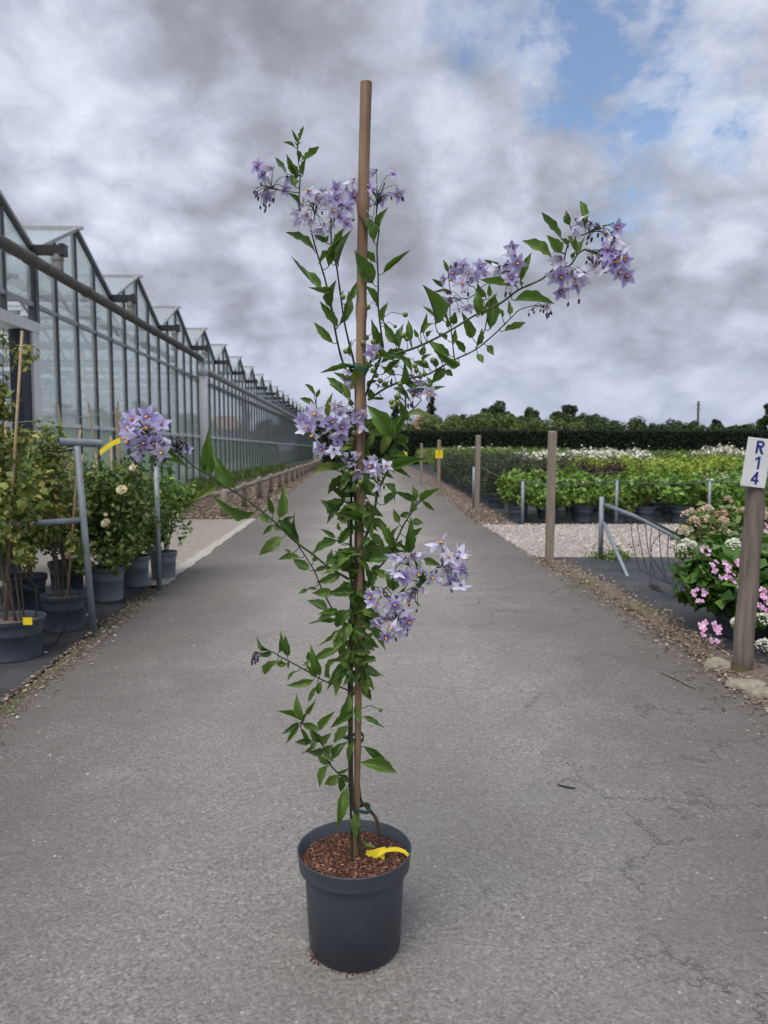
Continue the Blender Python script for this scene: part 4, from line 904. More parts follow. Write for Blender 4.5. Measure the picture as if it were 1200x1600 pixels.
rose('climbing_rose', gb.x, gb.y, 'climbing rose with brown woody stem in the second pot from the front', .145, .235, 'pot_blue', .17, 1.25, 1600, 26, canes=1, fol='climber', leaf=.048, z0=.5, col=lambda f: (-.12 + .04 * f, .15 * f), cr=.11)
rose('shrub_rose', gc.x, gc.y, 'bushy rose with cream blooms in a pale grey pot beside the T shaped frame', .145, .27, 'pot_pale', .36, 1.12, 3600, 44, [(165, 817, 5.3, .036), (190, 765, 5.35, .038), (110, 866, 5.1, .038), (208, 730, 5.6, .03)], 2, leaf=.052, z0=.32, cr=.15)
rose('shrub_rose', gd_.x, gd_.y, 'dark leafy rose in the farthest pale grey pot by the slim post', .125, .27, 'pot_pale', .33, 1.10, 3400, 42, [(231, 804, 6.0, .022), (165, 804, 5.6, .015)], 2, leaf=.05, z0=.34, cr=.15)
rose('shrub_rose', -2.66, 5.55, 'rose with few yellow leaves in a very dark pot behind the second pot', .15, .26, 'pot', .30, 1.15, 2470, 34, [(85, 752, 5.2, .03)], 2, leaf=.05, z0=.5)
rose('shrub_rose', -2.75, 4.95, 'rose in a dark blue pot behind the two climbing roses', .16, .25, 'pot_blue', .30, 1.25, 2660, 36, [], 1, fol='climber', leaf=.05, z0=.4)
rose('shrub_rose', -2.65, 6.25, 'leafy rose at the back of the black cloth against the greenhouse', .15, .26, 'pot_blue', .34, 1.15, 2850, 36, [(222, 742, 6.1, .02)], 2, leaf=.05, z0=.4)
rose('shrub_rose', -3.35, 5.9, 'green rose at the back left behind the thin canes', .15, .26, 'pot_blue', .38, 1.35, 2850, 36, [], 2, leaf=.05, z0=.4)
rose('shrub_rose', -3.5, 6.9, 'rose farthest back left beside the greenhouse door', .15, .26, 'pot_blue', .38, 1.45, 2470, 34, [], 2, fol='climber', leaf=.05, z0=.4)
rose('shrub_rose', -2.05, 6.95, 'light green bush spilling past the slim post onto the concrete', .13, .25, 'pot_pale', .30, .95, 2090, 30, [], 0, fol='hydr', leaf=.05, z0=.45)
rose('climbing_rose', -2.62, 4.35, 'tangled climber with reddish dead leaves at the photo edge', .16, .25, 'pot_blue', .24, 1.75, 2600, 40, [], 0, fol='climber', leaf=.045, z0=.5, col=lambda f: (.03 * math.sin(f * 7), .1), cr=.13)
g0 = G(147, 994); t = thing('support_frame', 'grey steel post with a crosswise tube on top and a side bar', 'frame', g0)
tp = P(120, 697, g0.y) - g0
mb = MB(); mb.tube([(0, 0, -.02), tp], .0215, 12); mb.build('post', M['steel'], t, True)
ca, cb = P(91, 690, g0.y - .06) - g0, P(158, 693, g0.y + .12) - g0
mb = MB(); d_ = (cb - ca).normalized()
mb.tube([ca, cb], .0255, 16, False); mb.tube([cb, ca], .021, 16, False)
mb.build('cross_tube', M['steel'], t, True)
mb = MB(); mb.tube([cb - d_ * .01, cb - d_ * .005], .0245, 16); mb.build('tube_cap', M['steel'], t, True)
mb = MB(); mb.tube([P(126, 813, g0.y) - g0, P(18, 820, g0.y - .22) - g0], .020, 10); mb.build('side_bar', M['steel'], t, True)
mb = MB(); mb.tube([P(116, 702, g0.y) - g0, P(95, 706, g0.y + .05) - g0, P(75, 705, g0.y + .1) - g0], .006, 6); mb.build('hook', M['black_plastic'], t, True)
g1 = G(249, 926); mb = MB(); mb.tube([(0, 0, -.02), P(244, 728, g1.y) - g1], .021, 10); o = mb.build('steel_post', M['steel'], None, True); o.location = g1; tag(o, 'slim grey steel post at the edge of the concrete beside the roses', 'post')
def wire(a, b, Y, lab):
    mb = MB(); p, q = P(*a, Y), P(*b, Y + .4); mb.tube([p, (p + q) / 2 - Vector((0, 0, .01)), q], .0022, 4); tag(mb.build('wire', M['steel'], None), lab, 'wire')
wire((15, 661), (215, 640), 5.2, 'upper training wire strung behind the climbing roses'); wire((0, 700), (150, 688), 5.0, 'lower training wire strung behind the T shaped frame')
for i, (a, b, Y) in enumerate((((90, 632), (112, 760), 5.6), ((138, 630), (155, 745), 6.0), ((184, 628), (188, 735), 6.2), ((181, 636), (187, 740), 6.25), ((122, 745), (146, 955), 4.95))):
    mb = MB(); p, q = P(*a, Y), P(*b, Y); mb.tube([p, q + (q - p) * .35], .008, 6); tag(mb.build('thin_cane', M['cane_thin'], None), ('thin tan cane among the roses, %s counted from the photo edge' % ORD[i]) if i < 4 else 'thin tan cane rising from the second pot beside the T shaped frame', 'cane', 'canes among the roses')
mb = MB(); a, b_ = P(156, 708, 5.2), P(188, 688, 5.3); n_ = 7; vs = []
for i in range(n_):
    f = i / (n_ - 1); p = a.lerp(b_, f) + Vector((0, 0, .012 * math.sin(f * 3.1))); vs += [p + Vector((-.004, 0, .017)), p + Vector((.004, -.004, -.017))]
vs2 = [v + Vector((0, .0015, 0)) for v in vs]
mb.add(vs, [(2 * i, 2 * i + 1, 2 * i + 3, 2 * i + 2) for i in range(n_ - 1)]); mb.add(vs2, [(2 * i, 2 * i + 2, 2 * i + 3, 2 * i + 1) for i in range(n_ - 1)])
tag(mb.build('plant_label', M['yellow'], None, True), 'yellow plastic strip label sticking out above the roses', 'label')
mb = MB(); c = P(45, 972, 4.12); mb.box(c.x - .03, c.x + .02, c.y - .004, c.y, c.z - .015, c.z + .025); o = mb.build('plant_label', M['yellow']); tag(o, 'small yellow label on the rim of the nearest dark blue pot', 'label')
def loop(pts, Y, lab):
    mb = MB(); mb.tube([P(x, y, Y) for x, y in pts], .004, 5); tag(mb.build('drip_tube', M['black_plastic'], None, True), lab, 'drip tube')
loop([(96, 945), (101, 960), (100, 985), (88, 1003), (72, 1012), (66, 1010)], 4.55, 'black drip tube looping down the front of the second pot')
loop([(30, 885), (55, 915), (58, 945), (56, 965)], 4.3, 'dark drip tube hanging behind the nearest pot')
loop([(2, 945), (8, 920), (30, 912), (60, 925), (82, 930)], 4.7, 'black drip tube arching between the pots on the cloth')

# ------------------------------------------------------------------ hedge and the trees beyond
hd = thing('hedge', 'long dark clipped hedge closing the far side of the field', 'hedge', (0, 62, 0))
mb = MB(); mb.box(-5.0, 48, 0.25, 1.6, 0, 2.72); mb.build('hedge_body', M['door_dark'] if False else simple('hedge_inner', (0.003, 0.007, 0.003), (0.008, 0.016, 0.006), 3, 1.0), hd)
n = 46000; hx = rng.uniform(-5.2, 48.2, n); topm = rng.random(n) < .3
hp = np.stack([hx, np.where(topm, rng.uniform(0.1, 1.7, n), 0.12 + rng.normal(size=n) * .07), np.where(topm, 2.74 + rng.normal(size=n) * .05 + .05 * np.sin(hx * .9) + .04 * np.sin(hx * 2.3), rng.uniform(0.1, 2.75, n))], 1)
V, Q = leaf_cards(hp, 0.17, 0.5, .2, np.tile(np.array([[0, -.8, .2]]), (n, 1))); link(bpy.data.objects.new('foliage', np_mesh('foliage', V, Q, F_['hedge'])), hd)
def tree(name, px, Y, top_py, wid_px, label, mat, shape='round', base=0.0, n=5000, leaf=.30, trunk=True, gaps=.0, group='trees beyond the hedge'):
    b = P(px, 700, Y); H = P(px, top_py, Y).z; r = wid_px / F_PX * Y / 2 * 1.2
    t = thing(name, label, 'tree', (b.x, Y, 0), 0, group)
    cs, rs = [], []
    if shape == 'round':
        for i in range(34):
            d = Vector((random.gauss(0, 1), random.gauss(0, 1), random.gauss(0, 1))).normalized() * random.uniform(.45, 1) ** .7
            zc = H * .62; cs.append((d.x * r * .8, d.y * r * .8, zc + d.z * H * .33)); rs.append(r * random.uniform(.14, .30))
    elif shape == 'column':
        for i in range(26):
            f = i / 25; cs.append((random.gauss(0, r * .25), random.gauss(0, r * .25), H * (.08 + .88 * f))); rs.append(r * (.95 - .75 * f ** 2.2))
    elif shape == 'bush':
        for i in range(44):
            cs.append((random.uniform(-r * 1.1, r * 1.1), random.uniform(-r * .3, r * .3), H * random.uniform(.45, .93))); rs.append(H * random.uniform(.10, .20))
    elif shape == 'tiered':
        for i in range(30):
            z = random.choice((.55, .68, .8, .92)); a = random.uniform(0, 6.28); q = r * (1.25 - z) * 1.4 * random.random() ** .5; cs.append((math.cos(a) * q, math.sin(a) * q, H * z)); rs.append(r * random.uniform(.12, .25))
    cs, rs = np.array(cs), np.array(rs)
    p, d = clump_pts(n, cs, rs, .45); V, Q = leaf_cards(p, leaf, .55, .2, d * .5); link(bpy.data.objects.new('crown', np_mesh('crown', V, Q, mat)), t)
    mb = MB(); mb.tube([(0, 0, -.1), (0.1, 0, H * .35), (0, 0, H * .75)], [r * .10 + .1, r * .08 + .06, .04], 8)
    for i in range(6):
        e_ = cs[random.randrange(len(cs))]; mb.tube([(0, 0, H * random.uniform(.25, .45)), tuple(e_ * .6 + np.array([0, 0, H * .18])), tuple(e_)], [.14, .09, .03], 5)
    mb.build('trunk', M['trunk'], t, True); return t
tree('oak_tree', 771, 105, 629, 66, 'broad dark round tree rising highest above the hedge', F_['tree'], n=9000, leaf=.42)
tree('oak_tree', 722, 110, 645, 34, 'small dark round tree beside the broad one', F_['tree'], n=3500, leaf=.4)
tree('oak_tree', 826, 95, 639, 52, 'dense dark tree behind the corner post', F_['tree'], n=6000, leaf=.4)
tree('pine_tree', 882, 100, 633, 50, 'layered dark tree with open crown right of the corner post', F_['tree'], 'tiered', n=4000, leaf=.38)
tree('oak_tree', 915, 92, 648, 60, 'low green tree standing next to the layered tree', F_['tree'], n=5000, leaf=.36)
tree('oak_tree', 950, 96, 657, 50, 'low spreading tree left of the gap with sky', F_['tree'], n=4000, leaf=.36)
tree('oak_tree', 1010, 96, 660, 36, 'small light tree left of the utility pole', F_['tree_light'], n=2500, leaf=.34)
tree('oak_tree', 1043, 98, 664, 20, 'smallest round tree in the gap left of the utility pole', F_['tree'], n=1500, leaf=.34)
tree('fir_tree', 1078, 95, 656, 34, 'pointed dark tree at the foot of the utility pole', F_['tree'], n=2800, leaf=.34)
tree('fir_tree', 1118, 92, 655, 26, 'narrow pointed dark conifer right of the utility pole', F_['conifer'], 'column', n=2200, leaf=.3)
tree('oak_tree', 1150, 84, 663, 60, 'dark shrubby tree before the far hill', F_['tree'], n=4500, leaf=.34)
tree('oak_tree', 1204, 72, 626, 44, 'tall dark tree cut by the right photo edge', F_['tree'], n=6000, leaf=.32)
tree('cypress_tree', 673, 100, 608, 16, 'tall slender columnar tree behind the vine', F_['conifer'], 'column', n=4500, leaf=.26)
tree('cypress_tree', 619, 104, 612, 14, 'second slender columnar tree hidden behind the vine leaves', F_['conifer'], 'column', n=3500, leaf=.26)
tree('willow_bush', 690, 78, 649, 90, 'pale green bushes just above the hedge behind the vine', F_['tree_light'], 'bush', n=6000, leaf=.26)
tree('willow_bush', 760, 80, 647, 90, 'pale green bushes above the hedge below the broad tree', F_['tree_light'], 'bush', n=6000, leaf=.26)
tree('willow_bush', 850, 80, 654, 110, 'greenish bushes above the hedge behind the corner post', F_['tree_light'], 'bush', n=6000, leaf=.26)
tree('oak_tree', 800, 88, 650, 60, 'low dark tree filling the gap between the broad tree and the dense one', F_['tree'], n=5000, leaf=.34)
tree('willow_bush', 985, 82, 656, 110, 'low green bushes above the hedge left of the utility pole', F_['tree'], 'bush', n=6000, leaf=.26)
tree('willow_bush', 1110, 80, 663, 110, 'low dark bushes above the hedge around the utility pole', F_['tree'], 'bush', n=6000, leaf=.26)
tree('oak_wood', 735, 90, 652, 110, 'broad low green tree joining the treeline below the broad dark one', F_['tree'], 'bush', n=9000, leaf=.3)
tree('oak_wood', 855, 88, 650, 130, 'wide low green tree behind the corner post joining its neighbours', F_['tree'], 'bush', n=9000, leaf=.3)
tree('oak_wood', 945, 90, 654, 120, 'wide low green tree sloping down toward the open sky', F_['tree'], 'bush', n=8000, leaf=.3)
tree('oak_tree', 560, 95, 648, 60, 'dark tree seen low behind the cane left of the vine', F_['tree'], n=5000, leaf=.36)
tree('oak_tree', 505, 110, 650, 40, 'dark tree at the end of the greenhouse', F_['tree'], n=4000, leaf=.4)
# small house between the trees
hx_ = P(668, 700, 120); t = thing('house', 'small brick house with a brown roof among the far trees', 'house', (hx_.x, 122, 0))
mb = MB(); mb.box(-2.6, 2.6, -2.2, 2.2, 0, 4.6); mb.build('wall', M['brick'], t)
mb = MB(); mb.add([(-2.8, -2.5, 4.5), (2.8, -2.5, 4.5), (2.8, 2.5, 4.5), (-2.8, 2.5, 4.5), (-1.6, 0, 6.6), (1.6, 0, 6.6)], [(0, 1, 5, 4), (1, 2, 5), (2, 3, 4, 5), (3, 0, 4), (3, 2, 1, 0)]); mb.build('roof', M['roof_tile'], t)
# utility pole
b = P(1089, 700, 110); t = thing('utility_pole', 'tall wooden utility pole against the cloudy sky', 'pole', (b.x, 110, 0))
hh = P(1089, 627, 110).z; mb = MB(); mb.tube([(0, 0, -.2), (0, 0, hh)], [.2, .15], 8); mb.build('pole', M['trunk'], t, True)
for dz in (.5, 1.1): 
    mb = MB(); mb.box(-.28, .28, -.06, .06, hh - dz - .08, hh - dz); mb.build('crossarm', M['trunk'], t)
# far hill
vs, fs = [], []; nx = 40
for i in range(nx + 1):
    f = i / nx; x = P(1040 + 460 * f, 700, 700).x; z = 22 * math.exp(-((f - .30) / .16) ** 2) + 10 * math.exp(-((f - .7) / .3) ** 2) + 2 * math.sin(f * 40)
    vs += [(x, 690, -2), (x, 720, max(z * .8, 0)), (x, 760, max(z + 1, 0)), (x, 900, -2)]
for i in range(nx):
    for k in range(3): fs.append((i * 4 + k, i * 4 + 4 + k, i * 4 + 5 + k, i * 4 + 1 + k))
mb = MB(); mb.add(vs, fs); tag(mb.build('hill', M['hill'], None, True), kind='structure')
# ------------------------------------------------------------------ the potted vine on its cane
HD = 1.72
pc = G(553, 1487); pc.y += 0.0
hero = thing('potted_vine', 'tall climbing vine with lilac star flowers tied to a cane in a charcoal pot', 'potted plant', (P(554, 1340, HD).x, HD, 0.021))
HL = hero.location.copy()
RT, PH = 0.1355, 0.240
mb = MB(); rb = 0.105
mb.lathe([(0.001, 0.012), (rb - .012, 0.012), (rb - .010, 0.0), (rb - .002, 0.0), (rb, 0.004), (rb + .001, 0.010), (rb + .0035, 0.011), (0.1175, PH - .052), (0.1185, PH - .048), (0.1215, PH - .046), (0.1305, PH - .040), (0.1315, PH - .034), (RT - .0015, PH - .003), (RT, PH), (RT - .0018, PH + .001), (RT - .004, PH - .001), (0.128, PH - .04), (0.115, PH - .06), (0.10, 0.02)], 96)
mb.build('pot', M['pot'], hero, True)
SZ = PH - 0.033
mb = MB(); nr, na = 14, 48; vs = [(0, 0, SZ + .012)]; fs = []
for i in range(1, nr + 1):
    r_ = 0.129 * i / nr
    for k in range(na):
        a = 6.2832 * k / na; vs.append((r_ * math.cos(a), r_ * math.sin(a), SZ + .012 * (1 - (i / nr) ** 2) + random.uniform(-.003, .003)))
for k in range(na): fs.append((0, 1 + k, 1 + (k + 1) % na))
for i in range(nr - 1):
    for k in range(na): fs.append((1 + i * na + k, 1 + (i + 1) * na + k, 1 + (i + 1) * na + (k + 1) % na, 1 + i * na + (k + 1) % na))
mb.add(vs, fs); mb.build('soil', M['soil'], hero, True)
a = rng.uniform(0, 6.2832, 5200); q = 0.127 * np.sqrt(rng.random(5200))
scatter_chips('bark_fibre', M['mulch'], np.stack([q * np.cos(a), q * np.sin(a), SZ + .012 * (1 - (q / .129) ** 2) + rng.uniform(-.001, .004, 5200)], 1), 0.003, 0.014, 0.3, parent=hero, tilt=.6)
c = G(485, 1490) - HL
scatter_chips('spilled_soil', M['soil'], [(P(554, 1487, HD).x + .105 * math.cos(x) + random.gauss(0, .008), HD + .105 * math.sin(x) + random.gauss(0, .008), .0205) for x in [random.gauss(3.7, .2) for i in range(60)] + [random.gauss(4.9, .3) for i in range(60)]], .003, .008, .6, label='dark crumbs of spilled soil around the foot of the charcoal pot', cat='soil')

def H(px, py, d=0.0): return P(px, py, HD + d) - HL
# cane
CB, CT = H(556, 1345, 0.0), H(575, 129, -0.07)
mb = MB(); pts, rad = [], []
N = 110
for i in range(N + 1):
    f = i / N; p = CB.lerp(CT, f) + Vector((0.004 * math.sin(f * 5.0) - .006 * math.sin(f * 3.14), 0, 0)); r_ = .0066 + .0060 * f ** .9
    nodef = [.16, .335, .48, .61, .735, .86]
    for q in nodef:
        if abs(f - q) < .009: r_ *= 1.16
    pts.append(p); rad.append(r_)
pts[0] = pts[0] - Vector((0, 0, .03))
mb.tube(pts, rad, 16, False)
mb.build('cane', M['cane'], hero, True)
mb = MB(); tp = pts[-1]; mb.lathe([(rad[-1], -.001), (rad[-1] * .95, .001), (rad[-1] * .5, .0), (.0005, -.002)], 16, tp); mb.build('cane_end', M['cane_thin'], hero, True)
CANE = pts
# stems: (points px, depth start, depth end, radius mm start, end, material)
ST = {
 'main_a': ([(567, 1352), (563, 1325), (558, 1290), (552, 1250), (549, 1200), (549, 1120), (549, 1040), (552, 960), (556, 880), (556, 800), (552, 730), (556, 660), (556, 583)], -.012, -.045, 4.4, 3.4, 'stem_woody'),
 'main_b': ([(588, 1324), (592, 1300), (587, 1278), (574, 1262), (563, 1248), (560, 1210), (557, 1150), (560, 1100), (567, 1050), (569, 980), (568, 900), (566, 820), (571, 740), (572, 660), (570, 615)], 0.01, .03, 4.2, 2.8, 'stem_woody'),
 'main_c': ([(551, 1310), (548, 1260), (546, 1200), (546, 1150), (545, 1080), (547, 1000), (549, 920), (548, 850), (549, 780), (546, 700), (548, 640)], -.03, -.02, 3.2, 2.6, 'stem_dark'),
 'u1': ([(556, 600), (556, 583), (550, 553), (544, 530), (538, 503), (535, 483), (528, 430), (525, 413), (518, 380), (517, 340)], -.03, -.05, 2.6, 1.5, 'stem_dark'),
 'u2': ([(552, 600), (536, 567), (527, 533), (521, 500), (518, 480), (508, 437), (503, 420), (493, 387), (483, 352), (470, 330), (467, 318), (469, 273), (466, 250), (465, 218)], .02, -.06, 2.6, 1.0, 'stem_dark'),
 'u4': ([(570, 620), (590, 572), (598, 545), (597, 530), (591, 480), (591, 438), (589, 388), (592, 360), (588, 338), (592, 310), (602, 285)], -.02, -.06, 2.4, 1.2, 'stem_dark'),
 'u5': ([(565, 600), (580, 563), (597, 552), (618, 552), (652, 542), (697, 520), (743, 492), (780, 475), (810, 453), (845, 437), (867, 420), (890, 415), (903, 397), (917, 388)], -.02, -.14, 3.0, 1.5, 'stem'),
 'u5b': ([(880, 417), (885, 390), (893, 373), (917, 365), (935, 357), (960, 348)], -.13, -.15, 1.5, 1.0, 'stem_dark'),
 'u6': ([(575, 625), (605, 605), (640, 592), (668, 585), (683, 577), (710, 562), (740, 548), (760, 533), (780, 515), (802, 493), (812, 484), (832, 478), (848, 477)], 0, .08, 2.6, 1.0, 'stem'),
 'u6b': ([(710, 561), (705, 515), (703, 487), (704, 460)], .05, .02, 1.6, 1.0, 'stem'),
 'u6c': ([(743, 545), (756, 520), (761, 487), (752, 465), (740, 448)], .06, .02, 1.5, 1.0, 'stem'),
 'u7': ([(540, 890), (567, 847), (583, 808), (590, 770), (602, 742), (615, 700), (622, 682), (633, 650), (633, 617), (628, 600), (634, 560)], -.04, -.05, 3.4, 1.6, 'stem'),
 'u7b': ([(633, 650), (645, 640), (656, 628), (666, 615)], -.05, -.06, 1.4, 1.0, 'stem'),
 'u8': ([(575, 905), (605, 872), (620, 843), (632, 818), (653, 787), (662, 778)], -.02, -.05, 2.2, 1.3, 'stem_dark'),
 'u9': ([(545, 905), (528, 895), (512, 885), (487, 865), (460, 845), (425, 812), (387, 782), (345, 755), (320, 738), (304, 730), (283, 711), (264, 700)], -.02, -.16, 2.8, 1.4, 'stem'),
 'u9b': ([(545, 990), (520, 953), (502, 918), (490, 890), (468, 855), (463, 846)], -.01, -.07, 1.8, 1.2, 'stem_dark'),
 'u10': ([(549, 1082), (538, 1076), (505, 1063), (470, 1043), (440, 1027), (422, 1018), (400, 1026)], -.01, -.10, 1.9, 1.0, 'stem_dark'),
 'u11': ([(549, 1226), (545, 1222), (527, 1207), (513, 1190), (503, 1163), (480, 1135), (470, 1127)], -.01, -.09, 2.2, 1.4, 'stem'),
 'u12': ([(568, 960), (590, 930), (625, 905), (655, 908), (668, 898), (690, 885)], -.03, -.09, 1.8, 1.2, 'stem'),
 'u13': ([(552, 770), (535, 735), (520, 705), (510, 680), (498, 650), (494, 635)], -.03, -.09, 1.6, 1.0, 'stem'),
 'u14': ([(556, 830), (560, 780), (575, 745), (590, 728)], -.05, -.08, 1.5, 1.0, 'stem'),
 'u15': ([(556, 650), (545, 625), (530, 612), (515, 600)], -.04, -.07, 1.3, .9, 'stem'),
}
SAMP = []
def smooth_line(p, n=5):
    out = []
    for i in range(len(p) - 1):
        a, b, c_, d = p[max(i - 1, 0)], p[i], p[i + 1], p[min(i + 2, len(p) - 1)]
        for k in range(n):
            f = k / n; out.append(0.5 * ((2 * b) + (c_ - a) * f + (2 * a - 5 * b + 4 * c_ - d) * f * f + (3 * b - a - 3 * c_ + d) * f ** 3))
    out.append(p[-1]); return out
for nm, (pp_, d0, d1, r0, r1, mt) in ST.items():
    n = len(pp_); P3 = [H(x, y, d0 + (d1 - d0) * i / (n - 1)) for i, (x, y) in enumerate(pp_)]
    if nm.startswith('main'): P3[0].z = min(P3[0].z, SZ)
    L3 = smooth_line(P3); px2 = smooth_line([Vector((x, y, 0)) for x, y in pp_])
    m_ = len(L3); mb = MB(); mb.tube(L3, [(r0 + (r1 - r0) * i / (m_ - 1)) * .001 * (1 + .18 * (i % 7 == 0)) for i in range(m_)], 7); mb.build('stem', M[mt], hero, True)
    for i in range(m_): SAMP.append((px2[i].x, px2[i].y, L3[i]))
SA = np.array([(a, b) for a, b, _ in SAMP])
def nearest(px, py):
    d = np.hypot(SA[:, 0] - px, SA[:, 1] - py); i = int(np.argmin(d)); return d[i], SAMP[i][2]
# leaf meshes: unit chord along +Y, half width 0.5, normal +Z
def leaf_mesh(i, bend, fold, wave, twist, broad):
    n, m = 16, 4; V, Fc, UV = [], [], []
    q = random.Random(i)
    for a in range(n + 1):
        t = a / n
        tt = max(0, (t - .05) / .95); w = 0.5 * (math.sin(math.pi * min(1, tt ** (broad * .86))) ** .95 * (1 - .22 * tt ** 2) if 0 < tt < 1 else 0); w = max(w * (1 + .07 * math.sin(t * 23 + i * 1.7) * (t < .93)), .010)
        for b in range(m + 1):
            s = (b / m - .5) * 2; x = s * w
            z = bend * 4 * t * (1 - t) + fold * abs(s) * w - fold * .25 * s * s * w + wave * math.sin(t * 19 + (1.5 if s > 0 else 0) + i) * abs(s) ** 2 * w * .9
            ang = twist * (t - .3); V.append((x * math.cos(ang), t + .012 * wave * math.sin(t * 30) * abs(s), z + x * math.sin(ang))); UV.append((s * .5 + .5, t))
    for a in range(n):
        for b in range(m):
            k = a * (m + 1) + b; Fc.append((k, k + 1, k + m + 2, k + m + 1))
    me = bpy.data.meshes.new('leaf'); me.from_pydata(V, [], Fc); me.materials.append(M['leaf'])
    ul = me.uv_layers.new(name='UVMap'); idx = np.empty(len(me.loops), dtype=np.int32); me.loops.foreach_get('vertex_index', idx)
    ul.data.foreach_set('uv', np.array(UV, dtype=np.float32)[idx].ravel()); me.polygons.foreach_set('use_smooth', [True] * len(Fc)); return me
LM = [leaf_mesh(i, *a) for i, a in enumerate([(.05, .35, .05, .3, .80), (.10, .5, .07, -.4, .78), (-.05, .3, .05, .5, .82), (.13, .45, .08, .2, .75), (.03, .6, .04, -.2, .85), (.08, .25, .09, .7, .80), (-.08, .4, .06, -.6, .78), (.16, .5, .05, .1, .82), (.22, .7, .06, .9, .8), (-.14, .55, .10, -1.0, .76), (.06, .85, .05, .4, .84)])]
petm = MB(); NLEAF = [0]
def leaf(px0, py0, px1, py1, w, stemd=None):
    ex, ey = (px1 - px0) * .05, (py1 - py0) * .05; px0 -= ex; py0 -= ey; px1 += ex; py1 += ey
    dist, sp = nearest(px0, py0)
    base_d = (sp.y if dist < 45 else random.uniform(-.07, .04))
    if dist >= 3 and dist < 45: base_d += random.uniform(-.025, .005)
    if 535 < px0 < 580 and 700 < py0 < 1300: base_d = min(base_d, -.018 - .02 * random.random())
    Lp = math.hypot(px1 - px0, py1 - py0)
    b = H(px0, py0, base_d); t_ = H(px1, py1, base_d + random.uniform(-.55, .35) * Lp / F_PX * HD)
    if dist < 45 and dist > 2:
        m_ = (sp + b) / 2 + Vector((0, 0, -.003)); petm.tube([sp, m_, b + (t_ - b) * .06], [.0012, .0010, .0009], 5)
    d = t_ - b; L = d.length; d.normalize()
    nv = Vector((random.gauss(0, .35), -1.0, random.gauss(.45, .4))); nv = (nv - d * nv.dot(d)).normalized(); x = d.cross(nv)
    wd = w / F_PX * HD * random.uniform(.82, 1.0)
    Mx = Matrix(((x.x * wd, d.x * L, nv.x * L, b.x), (x.y * wd, d.y * L, nv.y * L, b.y), (x.z * wd, d.z * L, nv.z * L, b.z), (0, 0, 0, 1)))
    o = bpy.data.objects.new('leaf', random.choice(LM)); link(o, hero); o.matrix_local = Mx; NLEAF[0] += 1
def region(ox, oy, s, rows):
    for r_ in rows: leaf(ox + r_[0] * s, oy + r_[1] * s, ox + r_[2] * s, oy + r_[3] * s, r_[4] * s)
k6 = 1 / 6; k8 = 280 / 1200
region(380, 180, k8, [(365,180,325,95,25),(370,180,403,75,28),(345,215,265,182,30),(362,235,372,305,42),(368,200,392,185,16),(360,205,340,170,14),(395,295,503,213,40),(400,400,425,280,38),(285,390,218,285,42),(345,400,292,265,45),(350,440,330,330,45),(345,480,320,400,50),(375,600,293,520,52),(340,385,300,300,30)])
region(440, 330, k6, [(305,370,50,205,85),(365,730,100,430,120),(470,725,258,712,80),(465,900,515,650,110),(410,290,300,225,50),(410,290,440,225,45),(490,300,580,165,55),(490,430,350,500,60),(440,520,465,350,95),(465,480,575,195,105),(535,500,655,185,90),(860,285,700,20,130),(875,475,690,370,80),(850,670,692,385,150),(890,870,785,705,85),(915,170,1000,-30,90),(960,575,1200,370,62),(965,1045,1000,860,95),(620,850,705,665,78),(525,1080,365,855,92),(540,1060,620,760,92)])
region(460, 500, k6, [(360,215,190,28,78),(550,425,250,495,62),(740,430,540,640,78),(450,700,310,545,95),(560,565,375,495,30),(525,740,440,590,70),(540,805,520,735,62),(190,715,100,605,45),(205,735,235,650,40),(190,805,55,735,60),(315,900,360,680,75),(520,330,540,190,60),(820,240,725,0,85),(945,220,840,20,92),(985,260,1030,40,102),(1090,200,1070,10,80),(735,740,695,640,80),(840,740,690,730,35),(905,1080,690,810,170),(890,1090,670,1060,90),(940,1100,1030,900,62),(960,1110,1050,1100,50),(950,1130,1060,1200,50),(1010,600,1040,420,82),(940,520,800,420,82),(680,640,780,570,62),(830,510,1000,370,60),(905,620,915,540,28),(860,330,1010,370,60),(1000,900,900,1060,60)])
region(580, 440, k6, [(595,395,485,45,130),(680,370,490,230,80),(690,330,565,130,60),(460,485,520,295,65),(490,500,590,395,45),(710,540,610,460,60),(775,400,790,270,80),(720,430,710,320,45),(945,520,850,290,122),(1010,320,980,90,100),(1115,440,1150,130,122),(880,660,790,545,76),(985,600,1035,440,60),(1090,600,1150,690,85),(1000,680,1050,762,75),(655,740,545,560,95),(740,700,545,570,110),(825,780,590,640,80),(690,820,570,950,105),(700,830,765,885,72),(735,795,790,820,40),(560,990,520,895,50),(570,1020,700,985,46),(360,1000,470,970,52),(470,985,570,1000,46),(470,690,500,600,62),(480,750,570,680,36),(540,800,400,750,82),(440,520,400,440,42),(600,800,610,720,60),(520,520,580,460,50),(690,760,660,700,60),(200,700,330,740,60)])
region(460, 620, k6, [(400,690,170,720,100),(490,770,310,820,56),(480,590,350,580,62),(500,640,380,670,60),(460,950,330,830,46),(470,880,510,780,72),(490,940,755,810,112),(640,540,690,440,92),(470,750,420,690,52),(500,985,320,1095,86),(370,1060,250,970,82),(620,1190,390,1090,96),(850,820,935,985,102),(850,1010,960,900,92),(1140,970,930,885,76),(1135,970,1110,840,62),(1080,1080,1100,950,86),(980,1180,930,1050,82),(1080,1090,990,1120,70),(560,870,440,880,80),(600,900,560,790,70),(420,500,540,470,70),(540,470,600,400,60),(700,560,640,470,60),(720,640,700,540,60),(400,560,200,560,40),(540,760,640,700,70),(700,760,620,720,60)])
